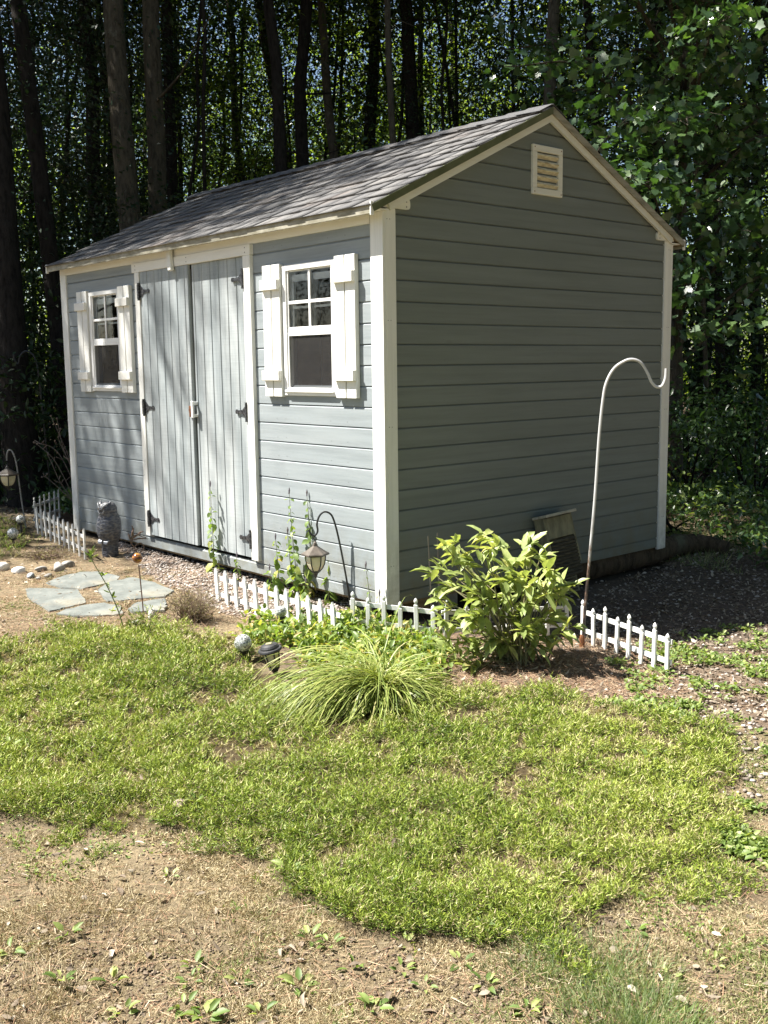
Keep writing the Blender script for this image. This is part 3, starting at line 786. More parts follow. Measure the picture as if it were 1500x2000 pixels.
def lantern(name, label, pos, s, rz, group, sz=1.0):
    "hexagonal hanging carriage lantern; origin at the hanging ring top"
    t = thing(name, label, 'lantern', pos, rz, group); t.scale = (1, 1, sz)
    def hexr(r, z, k=6): return [(r*math.cos(2*math.pi*i/k), r*math.sin(2*math.pi*i/k), z) for i in range(k)]
    def loft(q, rings, m=0, k=6, cap=True):
        vs = [p for r, z in rings for p in hexr(r*s, z*s, k)]
        fs = [(i*k+j, i*k+(j+1) % k, (i+1)*k+(j+1) % k, (i+1)*k+j) for i in range(len(rings)-1) for j in range(k)]
        if cap: fs += [tuple(reversed(range(k))), tuple((len(rings)-1)*k+j for j in range(k))]
        q.add(vs, fs, m)
    q = MB(); loft(q, [(.072, -.082), (.073, -.076), (.070, -.072), (.046, -.058), (.024, -.043), (.014, -.036), (.012, -.026)])
    q.lathe([(.008*s, -.027*s), (.010*s, -.020*s), (.004*s, -.012*s), (.003*s, -.004*s)], 8)
    q.build('lantern_roof', m_bronze, t)
    q = MB(); ring = [(0, .010*s*math.cos(a), .002*s+.010*s*math.sin(a)) for a in np.linspace(0, 2*math.pi, 13)]
    q.tube(ring, .0018*s, 6); q.build('hanging_ring', m_black, t)
    q = MB(); body = [(.051, -.0825), (.050, -.105), (.045, -.130), (.035, -.152), (.022, -.166)]
    loft(q, body); q.build('lantern_glass', m_cream, t)
    q = MB()
    for j in range(6):
        a = 2*math.pi*j/6
        q.tube([((r+.001)*s*math.cos(a), (r+.001)*s*math.sin(a), z*s) for r, z in body], .0034*s, 5)
    loft(q, [(.055, -.083), (.055, -.0875), (.051, -.0885)]); loft(q, [(.026, -.164), (.024, -.172), (.012, -.180), (.009, -.190), (.004, -.203), (.002, -.206)])
    q.build('lantern_cage', m_black, t); return t
m_bronze = plain('bronze_plastic', (.075, .062, .05), (.13, .11, .09), .38, 25)
GL = 'carriage lanterns hung on black hooks'
base = gnd(684, 1196)
t = thing('lantern_hook', 'black shepherd hook arching in front of the wall under the right window', 'garden hook', base)
P = [p-Vector(base) for p in pxplane(base, (684, 1196), [(684, 1205), (682, 1160), (673, 1100), (664, 1050), (657, 1020), (650, 1004), (638, 999), (628, 1007), (623, 1022), (624, 1036), (619, 1044), (612, 1043), (607, 1033)])]
q = MB(); q.tube(bez(P, 8), .0052, 8); q.build('rod', m_black, t, smooth=True)
hp = pxplane(base, (684, 1196), [(618.5, 1047)])[0]
lantern('hanging_lantern', 'dark carriage lantern with cream panes hanging from the black hook before the front wall', hp+Vector((0, 0, -.012)), 1.02, .45, GL)
base = gnd(52, 1034)
t = thing('lantern_hook', 'small black hook at the left edge carrying a lantern above the pickets', 'garden hook', base)
P = [p-Vector(base) for p in pxplane(base, (52, 1034), [(52, 1040), (46, 980), (41, 915), (38, 895), (33, 882), (27, 880), (23, 888), (22, 900)])]
q = MB(); q.tube(bez(P, 8), .0062, 8); q.build('rod', m_steel0, t, smooth=True) if False else q.build('rod', plain('grey_worn_rod', (.16, .16, .15), (.3, .3, .29), .4, 60), t, smooth=True)
hp = pxplane(base, (52, 1034), [(22, 905)])[0]
lantern('hanging_lantern', 'bronze carriage lantern with cream panes at the left edge before the dark shrubs', hp+Vector((0, 0, -.008)), 1.32, .2, GL, .78)
base = gnd(100, 985)
t = thing('shepherd_hook', 'thin black shepherd hook standing in deep shade left of the shed', 'garden hook', base)
P = [p-Vector(base) for p in pxplane(base, (100, 985), [(100, 990), (98, 900), (93, 790), (90, 730), (84, 702), (70, 692), (58, 700), (53, 715), (46, 708), (45, 696)])]
q = MB(); q.tube(bez(P, 8), .008, 8); q.build('rod', m_black, t, smooth=True)

# ================================================================== SOLAR LIGHTS
base = gnd(538, 1316)
t = thing('solar_light', 'tilted black solar stake light with ribbed cap and cream glass', 'garden light', base)
Mt = Matrix.Translation((0, 0, .006)) @ Matrix.Rotation(.20, 4, Vector((-.3, -.9, 0)))
def lt(q, prof, n, m=0): q.lathe(prof, n, m, M=Mt)
q = MB(); lt(q, [(.008, -.06), (.010, .0), (.017, .012), (.024, .018), (.024, .022), (.018, .026)], 16); q.build('stake', m_blackpl, t)
q = MB(); lt(q, [(.020, .026), (.027, .05), (.033, .085), (.035, .100)], 16); q.build('light_glass', m_cream, t)
q = MB()
for k in range(6):
    a = 2*math.pi*k/6+.3
    q.tube([tuple(Mt @ Vector((r*math.cos(a), r*math.sin(a), z))) for r, z in ((.0215, .024), (.029, .05), (.035, .085), (.037, .102))], .0030, 5)
q.build('light_cage', m_blackpl, t)
q = MB(); lt(q, [(.040, .099), (.051, .101), (.053, .106), (.050, .112), (.041, .114), (.040, .120), (.034, .128), (.020, .133), (.004, .134)], 24); q.build('light_cap', m_blackpl, t)
q = MB(); lt(q, [(.018, .1338), (.018, .1352), (.001, .1353)], 4); q.build('solar_cell', plain('solar_cell', (.30, .28, .16), (.22, .2, .12), .2, 5), t)
GB = 'crackle glass globe lights'
def globe(label, px, py, r, zc, up=True):
    base = gnd(px, py); base[2] += .010
    t = thing('globe_light', label, 'garden light', base, 0, GB)
    q = MB(); q.tube([(0, 0, -.05), (0, 0, zc-r*.9)], .009, 8); q.lathe([(.010, zc-r*1.25), (.020, zc-r*1.15), (.026, zc-r*.86), (.020, zc-r*.80)], 12); q.build('stake', m_blackpl, t, smooth=True)
    q = MB(); q.ball((0, 0, zc), r, 20); q.build('glass_globe', m_sparkle, t, smooth=True)
def sparkle():
    m, nt, b = newmat('silvered_crackle'); b.inputs['Roughness'].default_value = .12; b.inputs['Specular IOR Level'].default_value = 1.0
    v = N(nt, 'ShaderNodeTexVoronoi'); v.inputs['Scale'].default_value = 150; nt.links.new(coords(nt), v.inputs['Vector'])
    sp = N(nt, 'ShaderNodeSeparateColor'); nt.links.new(v.outputs['Color'], sp.inputs[0])
    nt.links.new(ramp(nt, sp.outputs[0], [(.1, (.16, .17, .15)), (.5, (.38, .40, .36)), (.85, (.85, .85, .83))]), b.inputs['Base Color'])
    b.inputs['Metallic'].default_value = .15
    bump(nt, b, sp.outputs[1], 1.0, .004); return m
m_sparkle = sparkle()
globe('crackle globe light beside the tilted stake light', 476, 1292, .040, .075)
globe('small crackle globe light in front of the leaning pickets', 550, 1244, .029, .115)
globe('larger crackle globe light near the left edge, nearer of its pair', 27, 1070, .040, .095)
globe('smaller crackle globe light near the left edge, behind its twin', 42, 1050, .033, .13)

# ================================================================== OWL STATUE
def owlmat():
    m, nt, b = newmat('painted_owl_feathers'); b.inputs['Roughness'].default_value = .42; b.inputs['Specular IOR Level'].default_value = .55
    v = N(nt, 'ShaderNodeTexVoronoi', feature='F1'); v.inputs['Scale'].default_value = 1.0; nt.links.new(coords(nt, (42, 42, 95)), v.inputs['Vector'])
    ns = noise(nt, coords(nt, (50, 50, 130)), 1.0, 4)
    f = ramp(nt, v.outputs['Distance'], [(.15, (.018, .022, .034)), (.5, (.040, .047, .064)), (.75, (.10, .10, .105))])
    g_ = ramp(nt, ns, [(.52, (0, 0, 0)), (.68, (.55, .55, .55))])
    c = mixc(nt, g_, f, (.15, .13, .10)); nt.links.new(c, b.inputs['Base Color'])
    bump(nt, b, v.outputs['Distance'], .45, .008); return m
base = gnd(216, 1086)
t = thing('owl_statue', 'dark blue grey plastic horned owl decoy standing before the shed wall', 'statue', base, math.radians(196))
# local +x is the owl's front
secs = [(.050, .056, .0, 0), (.052, .060, .02, 0), (.050, .058, .07, 0), (.052, .062, .10, -.002), (.064, .078, .125, .002), (.074, .088, .165, .004), (.076, .092, .205, .003), (.072, .087, .245, 0), (.062, .076, .275, -.002), (.056, .066, .292, .002), (.058, .068, .312, .006), (.057, .068, .335, .008), (.046, .056, .355, .006), (.026, .034, .368, .002), (.004, .005, .373, 0)]
q = MB(); n = 36; vs = []
for (rx, ry, z, xo) in secs:
    for k in range(n):
        a = 2*math.pi*k/n; cx_, sy_ = math.cos(a), math.sin(a)
        rr = 1.0
        if .12 < z < .27:   # folded wings bulge at the sides, flat chest between
            rr += .07*math.exp(-((abs(a if a < math.pi else 2*math.pi-a)-1.55)/.38)**2) - .03*math.exp(-((abs(a if a < math.pi else 2*math.pi-a)-.85)/.16)**2)
        if .29 < z < .35: rr += .05*math.exp(-((abs(a if a < math.pi else 2*math.pi-a)-.5)/.3)**2)
        vs.append((xo+rx*cx_*rr, ry*sy_*rr, z))
fs = [(i*n+k, i*n+(k+1) % n, (i+1)*n+(k+1) % n, (i+1)*n+k) for i in range(len(secs)-1) for k in range(n)]+[tuple(reversed(range(n))), tuple((len(secs)-1)*n+k for k in range(n))]
q.add(vs, fs); body = q.build('body', owlmat(), t, smooth=True)
m_owlw = plain('pale_owl_paint', (.30, .31, .31), (.12, .13, .15), .5, 60)
m_owld = plain('dark_owl_paint', (.03, .035, .05), (.055, .06, .075), .4, 40)
for s_ in (-1, 1):
    q = MB(); q.tube([(.030, s_*.038, .350), (.024, s_*.046, .366), (.016, s_*.050, .380)], [.018, .009, .001], 8); q.build('ear_tuft', m_owld, t, smooth=True)
    q = MB(); q.ball((.058, s_*.024, .328), .0062, 10); q.build('eye', plain('amber_eye', (.34, .20, .03), (.3, .17, .02), .15, 5), t, smooth=True)
    q = MB(); q.tube([(.066, s_*.006, .322), (.062, s_*.022, .345), (.050, s_*.042, .360), (.036, s_*.052, .372)], [.003, .0055, .006, .002], 6); q.build('brow', m_owlw, t, smooth=True)
    q = MB(); q.tube([(.064, s_*.030, .318), (.064, s_*.020, .304), (.066, s_*.006, .297)], [.003, .006, .004], 6); q.build('cheek', m_owlw, t, smooth=True)
    q = MB()
    for k in range(4): q.tube([(.048, s_*(.014+.009*k), .115), (.062, s_*(.014+.009*k), .106), (.066, s_*(.014+.009*k), .092)], [.007, .006, .002], 6)
    q.build('foot', plain('talon_grey', (.18, .2, .24), (.3, .33, .38), .35, 40), t, smooth=True)
q = MB(); q.tube([(.060, 0, .324), (.075, 0, .318), (.076, 0, .304)], [.008, .006, .001], 8); q.build('beak', m_black, t, smooth=True)

# ================================================================== AMBER GARDEN STAKE WITH IRON BIRD
base = gnd(281, 1208)
t = thing('garden_stake', 'thin iron garden stake with amber ball and a cut out metal flower on top', 'garden ornament', base)
m_iron = plain('rusty_iron', (.07, .05, .045), (.16, .08, .05), .55, 60)
P = [p-Vector(base) for p in pxplane(base, (281, 1208), [(281, 1215), (280, 1180), (278, 1140), (276, 1102)])]
q = MB(); q.tube(P, .0032, 6); q.build('rod', m_iron, t)
m_amber = plain('amber_ball', (.42, .20, .05), (.12, .035, .02), .15, 12, (1, 1, 7), lo=.45, hi=.55)
C = [p-Vector(base) for p in pxplane(base, (281, 1208), [(274, 1089)])][0]
q = MB(); q.ball(C, .027, 18); q.build('amber_ball', m_amber, t, smooth=True)
q = MB()
for pts in ([(274, 1080), (270, 1070), (262, 1058), (264, 1048), (270, 1040)], [(264, 1060), (268, 1045), (267, 1030), (266, 1026)], [(264, 1052), (274, 1044), (284, 1047), (293, 1050)], [(268, 1050), (280, 1040), (288, 1038)], [(280, 1078), (287, 1070), (285, 1062), (278, 1060), (270, 1066)]):
    P = [p-Vector(base) for p in pxplane(base, (281, 1208), pts)]; q.tube(bez(P, 5), .0028, 5)
q.build('stem_scroll', m_iron, t)
q = MB(); 
for (a, b, c2) in (((264, 1051), (270, 1030), .010), ((266, 1052), (284, 1040), .010), ((264, 1054), (296, 1052), .008), ((262, 1054), (258, 1040), .008)):
    P = [p-Vector(base) for p in pxplane(base, (281, 1208), [a, ((a[0]+b[0])/2, (a[1]+b[1])/2-2), b])]
    q.tube(P, [.002, c2*.6, .001], 6)
q.build('metal_petal', m_iron, t)

# ================================================================== TWO THIN STAKES, BAT HOUSE, LOG
m_cane = plain('weathered_cane', (.28, .24, .20), (.18, .15, .13), .8, 30, (1, 1, .2))
GC = 'thin garden canes beside the leafy bush'
for (lb, p0, p1) in (('leaning thin cane left of the leafy bush, the shorter of two', (843, 1226), (837, 1046)), ('upright thin cane left of the leafy bush, the taller of two', (858, 1224), (855, 1040))):
    base = gnd(*p0); t = thing('garden_cane', lb, 'stake', base, 0, GC)
    P = [p-Vector(base) for p in pxplane(base, p0, [(p0[0]+.3, p0[1]+12), ((p0[0]+p1[0])/2+1, (p0[1]+p1[1])/2), p1])]
    q = MB(); q.tube(P, [.0048, .0042, .0036], 6); q.build('cane', m_cane, t, smooth=True)
# bat house leaning on the gable wall
m_bh = plain('mildewed_plywood', (.27, .25, .15), (.13, .12, .075), .85, 7, (3, 3, 1), .2)
m_bhd = plain('rotten_ridged_wood', (.10, .085, .05), (.035, .03, .02), .9, 10, (2, 2, 12), .4)
t = thing('bat_house', 'mildewed wooden bat house with ridged landing board leaning on the shaded gable wall', 'bat house', (1.255, -.15, Gz(1.255, -.15)+.035), math.radians(-2))
Ml = Matrix.Rotation(math.radians(-15), 4, 'X') @ Matrix.Rotation(math.radians(-3), 4, 'Y')
Ml = Matrix.Translation((.0, -.0, .0)) @ Ml
q = MB(); q.box(-.122, .122, .012, .028, .0, .47, 0, Ml, bev=.002); q.build('back_board', m_bh, t)
for s_ in (-.122, .108):
    q = MB(); q.box(s_, s_+.014, -.050, .011, .17, .455, 0, Ml, bev=.001); q.build('side_board', m_bh, t)
q = MB(); q.box(-.107, .107, -.052, -.038, .33, .452, 0, Ml, bev=.002); q.build('front_board', m_bh, t)
q = MB(); q.box(-.107, .107, -.046, -.034, .10, .325, 0, Ml)
for k in range(11): q.box(-.1065, .1065, -.056, -.0465, .105+k*.020, .117+k*.020, 0, Ml, bev=.002)
for k in range(6): q.box(-.10, .10, .004, .0115, .01+k*.020, .022+k*.020, 0, Ml, bev=.002)
q.build('ridged_panel', m_bhd, t)
q = MB(); q.box(-.128, .134, -.085, .03, .456, .472, 0, Ml, bev=.002); q.build('roof_board', plain('pale_aged_board', (.46, .43, .34), (.25, .23, .17), .8, 12, (1, 4, 1), .2), t)
# log
def barkmat(name, c1, c2, c3=None):
    m, nt, b = newmat(name); b.inputs['Roughness'].default_value = .95; b.inputs['Specular IOR Level'].default_value = .15
    f = noise(nt, coords(nt, (26, 26, 6)), 1.0, 8, .72)
    c = ramp(nt, f, [(.32, c2), (.52, c1), (.75, tuple(min(1, x*1.4) for x in c1))])
    li = noise(nt, coords(nt, (2.6, 2.6, 2.0)), 1.0, 5, .7)
    c = mixc(nt, ramp(nt, li, [(.60, (0, 0, 0)), (.70, (.75, .75, .75))]), c, c3 or (.20, .20, .16))
    nt.links.new(c, b.inputs['Base Color']); bump(nt, b, f, .9, .03); return m
m_bark = barkmat('maple_bark', (.105, .09, .066), (.035, .030, .022), (.22, .22, .17))
m_pinebark = barkmat('dark_pine_bark', (.034, .029, .025), (.010, .008, .007), (.045, .045, .035))
m_log = barkmat('log_bark', (.10, .075, .05), (.03, .022, .016), (.15, .15, .10))
pts = []; rr = []
for (a, b, r_) in ((1000, 1150, .085), (1080, 1140, .092), (1150, 1128, .090), (1220, 1112, .086), (1275, 1098, .082), (1320, 1084, .078), (1375, 1078, .066), (1420, 1084, .05)):
    p = gnd(a, b); pts.append((p[0], p[1], p[2]+r_*.85)); rr.append(r_)
base = Vector(pts[3]); base.z = Gz(base.x, base.y)
t = thing('fallen_log', 'long curved bark covered log lying along the foot of the gable wall', 'log', base)
pp = bez([Vector(p)-base for p in pts], 6); rads = np.interp(np.linspace(0, 1, len(pp)), np.linspace(0, 1, len(rr)), rr)*(1+.06*np.sin(np.arange(len(pp))*1.7))
q = MB(); q.tube(pp, list(rads), 14); q.build('trunk', m_log, t, smooth=True)

# ================================================================== STONES AND FLAGSTONES
def rock(name, label, px, py, sx, sy, sz, mat, rz=0, group=None, seed=0, sink=.45, cat='rock'):
    sx, sy, sz = sx*.80, sy*.80, sz*.76
    p = gnd(px, py); rg = random.Random(seed+int(px*7+py))
    import bmesh
    bm = bmesh.new(); bmesh.ops.create_icosphere(bm, subdivisions=3, radius=1)
    planes = [(Vector((rg.gauss(0, 1), rg.gauss(0, 1), rg.gauss(0, .8))).normalized(), rg.uniform(.62, .92)) for _ in range(9)]
    for v in bm.verts:
        co = v.co.copy()
        for n_, d_ in planes:
            k = co.dot(n_)
            if k > d_: co -= n_*(k-d_)*.85
        co += Vector((rg.gauss(0, .012), rg.gauss(0, .012), rg.gauss(0, .012)))
        v.co = Vector((co.x*sx, co.y*sy, co.z*sz))
    me = bpy.data.meshes.new(name); bm.to_mesh(me); bm.free(); me.materials.append(mat)
    me.polygons.foreach_set('use_smooth', [True]*len(me.polygons))
    o = link(name, me); o.location = (p[0], p[1], p[2]+sz*(1-sink*1.2)); o.rotation_euler = (rg.uniform(-.15, .15), rg.uniform(-.15, .15), rz)
    return meta(o, label, cat, group)
m_rockw = plain('white_quartz', (.72, .70, .66), (.55, .52, .47), .7, 9, bmp=.3)
m_rockg = plain('grey_fieldstone', (.34, .32, .29), (.19, .175, .155), .85, 14, bmp=.4)
m_rockb = plain('blue_grey_stone', (.30, .33, .35), (.2, .215, .225), .8, 14, bmp=.4)
GR = 'border stones at the left edge'
rock('rock', 'bright white quartz rock cut by the left photo edge', 4, 1112, .075, .06, .045, m_rockw, .6, GR)
rock('rock', 'bright white flat rock beside the one at the left edge', 38, 1118, .072, .045, .034, m_rockw, .3, GR)
rock('rock', 'rounded grey brown boulder in front of the pickets left of the owl', 115, 1114, .062, .052, .050, m_rockg, 1.1, GR)
rock('rock', 'flatter pale stone just behind the rounded boulder', 133, 1106, .06, .045, .034, m_rockg, .2, GR)
rock('rock', 'low pale stone between the white rocks and the rounded boulder', 80, 1114, .06, .035, .026, m_rockg, .4, GR)
rock('rock', 'small blue grey stone in front of the white rocks', 60, 1127, .040, .030, .024, m_rockb, .9, GR)
rock('rock', 'small flat stone at the edge of the flagstones', 95, 1126, .035, .025, .018, m_rockg, .1, GR)
rock('rock', 'tiny rusty brown stone near the rounded boulder', 75, 1131, .025, .02, .016, m_rockg, 1.5, GR)
rock('rock', 'upright white rock at the foot of the amber stake', 297, 1208, .040, .030, .048, m_rockw, .9, None)
rock('rock', 'white flat stone sunk in grass left of the amber stake foot', 268, 1217, .045, .03, .016, m_rockw, .2, None)
rock('rock', 'mauve brown rock on the lower edge of the green patch', 352, 1588, .040, .036, .040, plain('mauve_rock', (.36, .27, .25), (.25, .18, .16), .85, 30, bmp=.3), .5, None)
def flagmat():
    m, nt, b = newmat('bluestone_slab'); b.inputs['Roughness'].default_value = .82; b.inputs['Specular IOR Level'].default_value = .3
    v = coords(nt, (1, 1, 1)); f = noise(nt, v, 7, 7, .65)
    c = ramp(nt, f, [(.30, (.10, .108, .10)), (.5, (.150, .162, .150)), (.7, (.215, .222, .205))])
    c = mixc(nt, ramp(nt, noise(nt, v, 2.6, 4), [(.55, (0, 0, 0)), (.75, (.5, .5, .5))]), c, (.36, .30, .20))
    nt.links.new(c, b.inputs['Base Color']); bump(nt, b, f, .6, .02); return m
m_flag = flagmat()
FL = [('flat bluestone slab at the left of the patio, broken corner', [(49, 1151), (62, 1149), (152, 1152), (171, 1178), (130, 1188), (112, 1192), (95, 1196), (72, 1180), (52, 1164)]),
      ('sandy topped slab at the back of the patio, nearest the owl', [(90, 1140), (118, 1128), (155, 1119), (190, 1117), (236, 1128), (230, 1135), (196, 1144), (160, 1152), (118, 1150)]),
      ('largest pale bluestone slab in the middle of the patio', [(190, 1155), (216, 1138), (262, 1130), (300, 1140), (340, 1157), (325, 1170), (270, 1174), (235, 1177), (208, 1178)]),
      ('long bluestone slab at the front of the patio', [(110, 1200), (130, 1191), (170, 1182), (206, 1179), (236, 1186), (240, 1203), (200, 1206), (150, 1206)]),
      ('small sandy slab by the foot of the amber stake', [(248, 1196), (262, 1182), (290, 1176), (320, 1172), (326, 1186), (320, 1198), (262, 1200)])]
for lb, poly in FL:
    P = gp(poly); c_ = P.mean(0); P2 = []
    for i in range(len(P)):
        a, b = P[i], P[(i+1) % len(P)]
        for s_ in (0, .25, .5, .75):
            p = a+(b-a)*s_; P2.append(p+(RG.normal(size=2)*.004))
    z_ = max(Gz(*p) for p in P2)+.003; n = len(P2)
    q = MB(); top = [(*(c_+(p-c_)*.985-c_), .012+RG.normal()*.0008) for p in P2]; mid = [(*(p-c_), .005+RG.normal()*.002) for p in P2]; bot = [(*(p-c_), -.03) for p in P2]
    q.add(top+mid+bot, [tuple(range(n))]+[(i, (i+1) % n, n+(i+1) % n, n+i) for i in range(n)]+[(n+i, n+(i+1) % n, 2*n+(i+1) % n, 2*n+i) for i in range(n)])
    o = q.build('flagstone', m_flag); o.location = (c_[0], c_[1], z_-.012); meta(o, lb, 'flagstone', 'flagstones of the small patio')
# ================================================================== LEAF MATERIALS
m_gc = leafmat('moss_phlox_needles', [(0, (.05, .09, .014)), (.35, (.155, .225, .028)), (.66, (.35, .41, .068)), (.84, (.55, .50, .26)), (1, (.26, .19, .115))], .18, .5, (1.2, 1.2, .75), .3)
m_straw = leafmat('dry_straw', [(0, (.21, .15, .08)), (.4, (.38, .315, .18)), (.85, (.64, .56, .37)), (.93, (.62, .55, .36)), (1, (.19, .24, .075))], .15, .7, (1.1, 1, .8), .2)
m_needles = leafmat('pine_straw', [(0, (.18, .10, .06)), (.45, (.34, .21, .13)), (.8, (.50, .37, .24)), (1, (.66, .56, .40))], .1, .7, (1, 1, 1), .2)
m_litter = leafmat('fallen_leaves', [(0, (.10, .078, .055)), (.4, (.215, .17, .125)), (.75, (.35, .30, .23)), (1, (.54, .48, .40))], .15, .75, (1, .9, .8), .2)
m_clover = leafmat('low_weed_leaves', [(0, (.09, .15, .035)), (.5, (.17, .24, .06)), (1, (.36, .40, .14))], .3, .5)
m_fescue = leafmat('fine_fescue', [(0, (.11, .17, .07)), (.55, (.21, .27, .11)), (.8, (.36, .36, .19)), (1, (.52, .44, .27))], .3, .5)
m_orn = leafmat('arching_grass_blades', [(0, (.12, .175, .035)), (.45, (.25, .31, .07)), (.8, (.47, .48, .17)), (1, (.62, .54, .28))], .28, .4, (1.2, 1.15, .6))
m_peony = leafmat('lime_bush_leaves', [(0, (.21, .27, .085)), (.5, (.34, .41, .145)), (.85, (.47, .52, .20)), (1, (.57, .52, .20))], .34, .38, (1.25, 1.25, .6), .45)
m_mint = leafmat('mint_leaves', [(0, (.11, .17, .045)), (.6, (.20, .28, .08)), (.9, (.35, .38, .09)), (1, (.50, .40, .15))], .35, .45)
m_stem = plain('green_stem', (.17, .20, .07), (.24, .24, .11), .6, 30)
m_twig = plain('dry_twig', (.24, .17, .12), (.14, .09, .065), .8, 30)
m_maple = leafmat('maple_leaves', [(0, (.035, .075, .032)), (.6, (.075, .135, .05)), (.93, (.12, .19, .055)), (1, (.26, .34, .05))], .26, .32, (1.5, 1.8, .55), .8)
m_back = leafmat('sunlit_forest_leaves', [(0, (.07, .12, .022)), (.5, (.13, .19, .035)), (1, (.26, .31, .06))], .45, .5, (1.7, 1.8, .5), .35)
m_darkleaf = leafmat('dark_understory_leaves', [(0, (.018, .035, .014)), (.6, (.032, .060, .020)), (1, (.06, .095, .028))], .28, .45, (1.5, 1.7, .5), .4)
m_far = leafmat('bright_far_leaves', [(0, (.10, .16, .03)), (.5, (.20, .27, .05)), (1, (.38, .42, .10))], .45, .5, (1.5, 1.6, .5), .3)
m_hemlock = leafmat('hemlock_needles', [(0, (.015, .032, .016)), (1, (.035, .065, .028))], .2, .5)

def img_samples(n, u0, u1, v0, v1, rg):
    a = rg.uniform(u0, u1, n); b = rg.uniform(v0, v1, n); x, y = gndv(a, b)
    return x+rg.normal(size=n)*.004, y+rg.normal(size=n)*.004
def stuff(name, me): return meta(link(name, me), kind='stuff')

# ---------------- green ground cover: lumpy mat of needled sprigs
rg = np.random.default_rng(3)
x, y = img_samples(90000, -250, 1650, 1000, 1920, rg)
x2 = rg.uniform(-3.6, .6, 50000); y2 = rg.uniform(-2.6, 2.6, 50000)
x = np.concatenate([x, x2]); y = np.concatenate([y, y2])
edge = blob(x, y, Z_GREEN, .26, 5, 3) & ~greenmask(x, y) & (vnoise(x, y, 9, 69) > .45)
k = greenmask(x, y) | (edge & (rg.uniform(size=len(x)) < .55))
lump = vnoise(x, y, 6.5, 61)*.5+vnoise(x, y, 15, 62)*.5
fine = vnoise(x, y, 38, 67)
lp_ = gp([(490, 1290), (585, 1290), (590, 1352), (495, 1352)]); k &= ~inpoly(x, y, lp_)
k &= (lump+.50*(fine-.5) > .34) | (rg.uniform(size=len(x)) < .16)
x, y, lump, edge, fine = x[k], y[k], lump[k], edge[k], fine[k]
clump = vnoise(x, y, 2.3, 63)*.6+vnoise(x, y, 7, 68)*.4
tall = .012+.115*np.clip(lump-.30, 0, 1)*(.5+vnoise(x, y, 11, 66)); tall[edge] *= .6
NS = 8
bx = np.repeat(x, NS); by = np.repeat(y, NS); nN = len(bx)
sx_ = np.repeat(rg.normal(size=(len(x), 2))*.55, NS, 0)       # the sprig leans
kk = np.tile(np.linspace(.15, 1, NS), len(x)); hh = np.repeat(tall*rg.uniform(.75, 1.2, len(x)), NS)
az = np.tile(np.arange(NS)*2.4, len(x))+np.repeat(rg.uniform(0, 6.28, len(x)), NS)
up = .15+.9*kk**2+rg.normal(size=nN)*.2
D = np.stack([np.cos(az)+sx_[:, 0], np.sin(az)+sx_[:, 1], up], 1)
Pn = np.stack([bx+sx_[:, 0]*kk*hh, by+sx_[:, 1]*kk*hh, G(bx, by)+kk*hh], 1)
dist = np.hypot(bx-CP[0], by-CP[1]); sc_ = np.clip(dist/3.0, .85, 1.6)
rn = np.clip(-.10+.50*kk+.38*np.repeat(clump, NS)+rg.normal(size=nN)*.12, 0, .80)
dd_ = rg.uniform(size=len(x)) < .07+.55*(lump < .37)+.22*(lump < .44)*(fine > .5); dead = np.repeat(dd_, NS) | (rg.uniform(size=nN) < .06)
rn = np.where(dead, rg.uniform(.80, 1, nN), rn)
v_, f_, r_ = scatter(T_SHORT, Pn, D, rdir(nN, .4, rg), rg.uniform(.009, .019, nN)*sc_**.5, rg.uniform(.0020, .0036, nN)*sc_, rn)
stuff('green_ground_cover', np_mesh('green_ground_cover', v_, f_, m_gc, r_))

# ---------------- dry lawn: matted tufts of short tan blades
rg = np.random.default_rng(4)
x, y = img_samples(60000, -250, 1750, 1440, 2250, rg)
x2, y2 = img_samples(5200, -250, 420, 1110, 1300, rg)
x = np.concatenate([x, x2]); y = np.concatenate([y, y2])
k = ~blob(x, y, Z_GREEN, .03, 4, 3); k &= ~blob(x, y, Z_BED, .05, 5, 23)
for lb, poly in FL: k &= ~inpoly(x, y, gp(poly))
dens = vnoise(x, y, 4.2, 71)*.6+vnoise(x, y, 13, 72)*.4
k &= rg.uniform(size=len(x)) < np.clip((dens-.24)*3.6, .22, 1)
x, y, dens = x[k], y[k], dens[k]
NB = 11; n = len(x)*NB; vig = np.repeat(np.clip((dens-.2)*1.6, .35, 1.2)*rg.uniform(.5, 1.3, len(x)), NB)
az = rg.uniform(0, 6.28, n); comb = np.repeat(9*vnoise(x, y, 1.6, 73), NB)
D = np.stack([np.cos(az)+.6*np.cos(comb), np.sin(az)+.6*np.sin(comb), rg.uniform(.05, 1.0, n)], 1)
bx = np.repeat(x, NB)+rg.normal(size=n)*.008; by = np.repeat(y, NB)+rg.normal(size=n)*.008
gr = np.repeat(vnoise(x, y, 3.2, 75)+rg.normal(size=len(x))*.14, NB)
rn = np.clip(np.repeat(rg.normal(.45, .18, len(x)), NB)+rg.normal(size=n)*.12, 0, .90); rn = np.where((gr > .66) & (rg.uniform(size=n) < .70), 1, rn)
dist = np.hypot(bx-CP[0], by-CP[1]); sc_ = np.clip(dist/2.3, .8, 2.0)
v_, f_, r_ = scatter(T_BLADE, np.stack([bx, by, G(bx, by)-.001], 1), D, rdir(n, .5, rg), rg.uniform(.014, .034, n)*vig, rg.uniform(.0011, .0022, n)*sc_, rn, rg.uniform(-3, 3, n))
stuff('dry_grass', np_mesh('dry_grass', v_, f_, m_straw, r_))
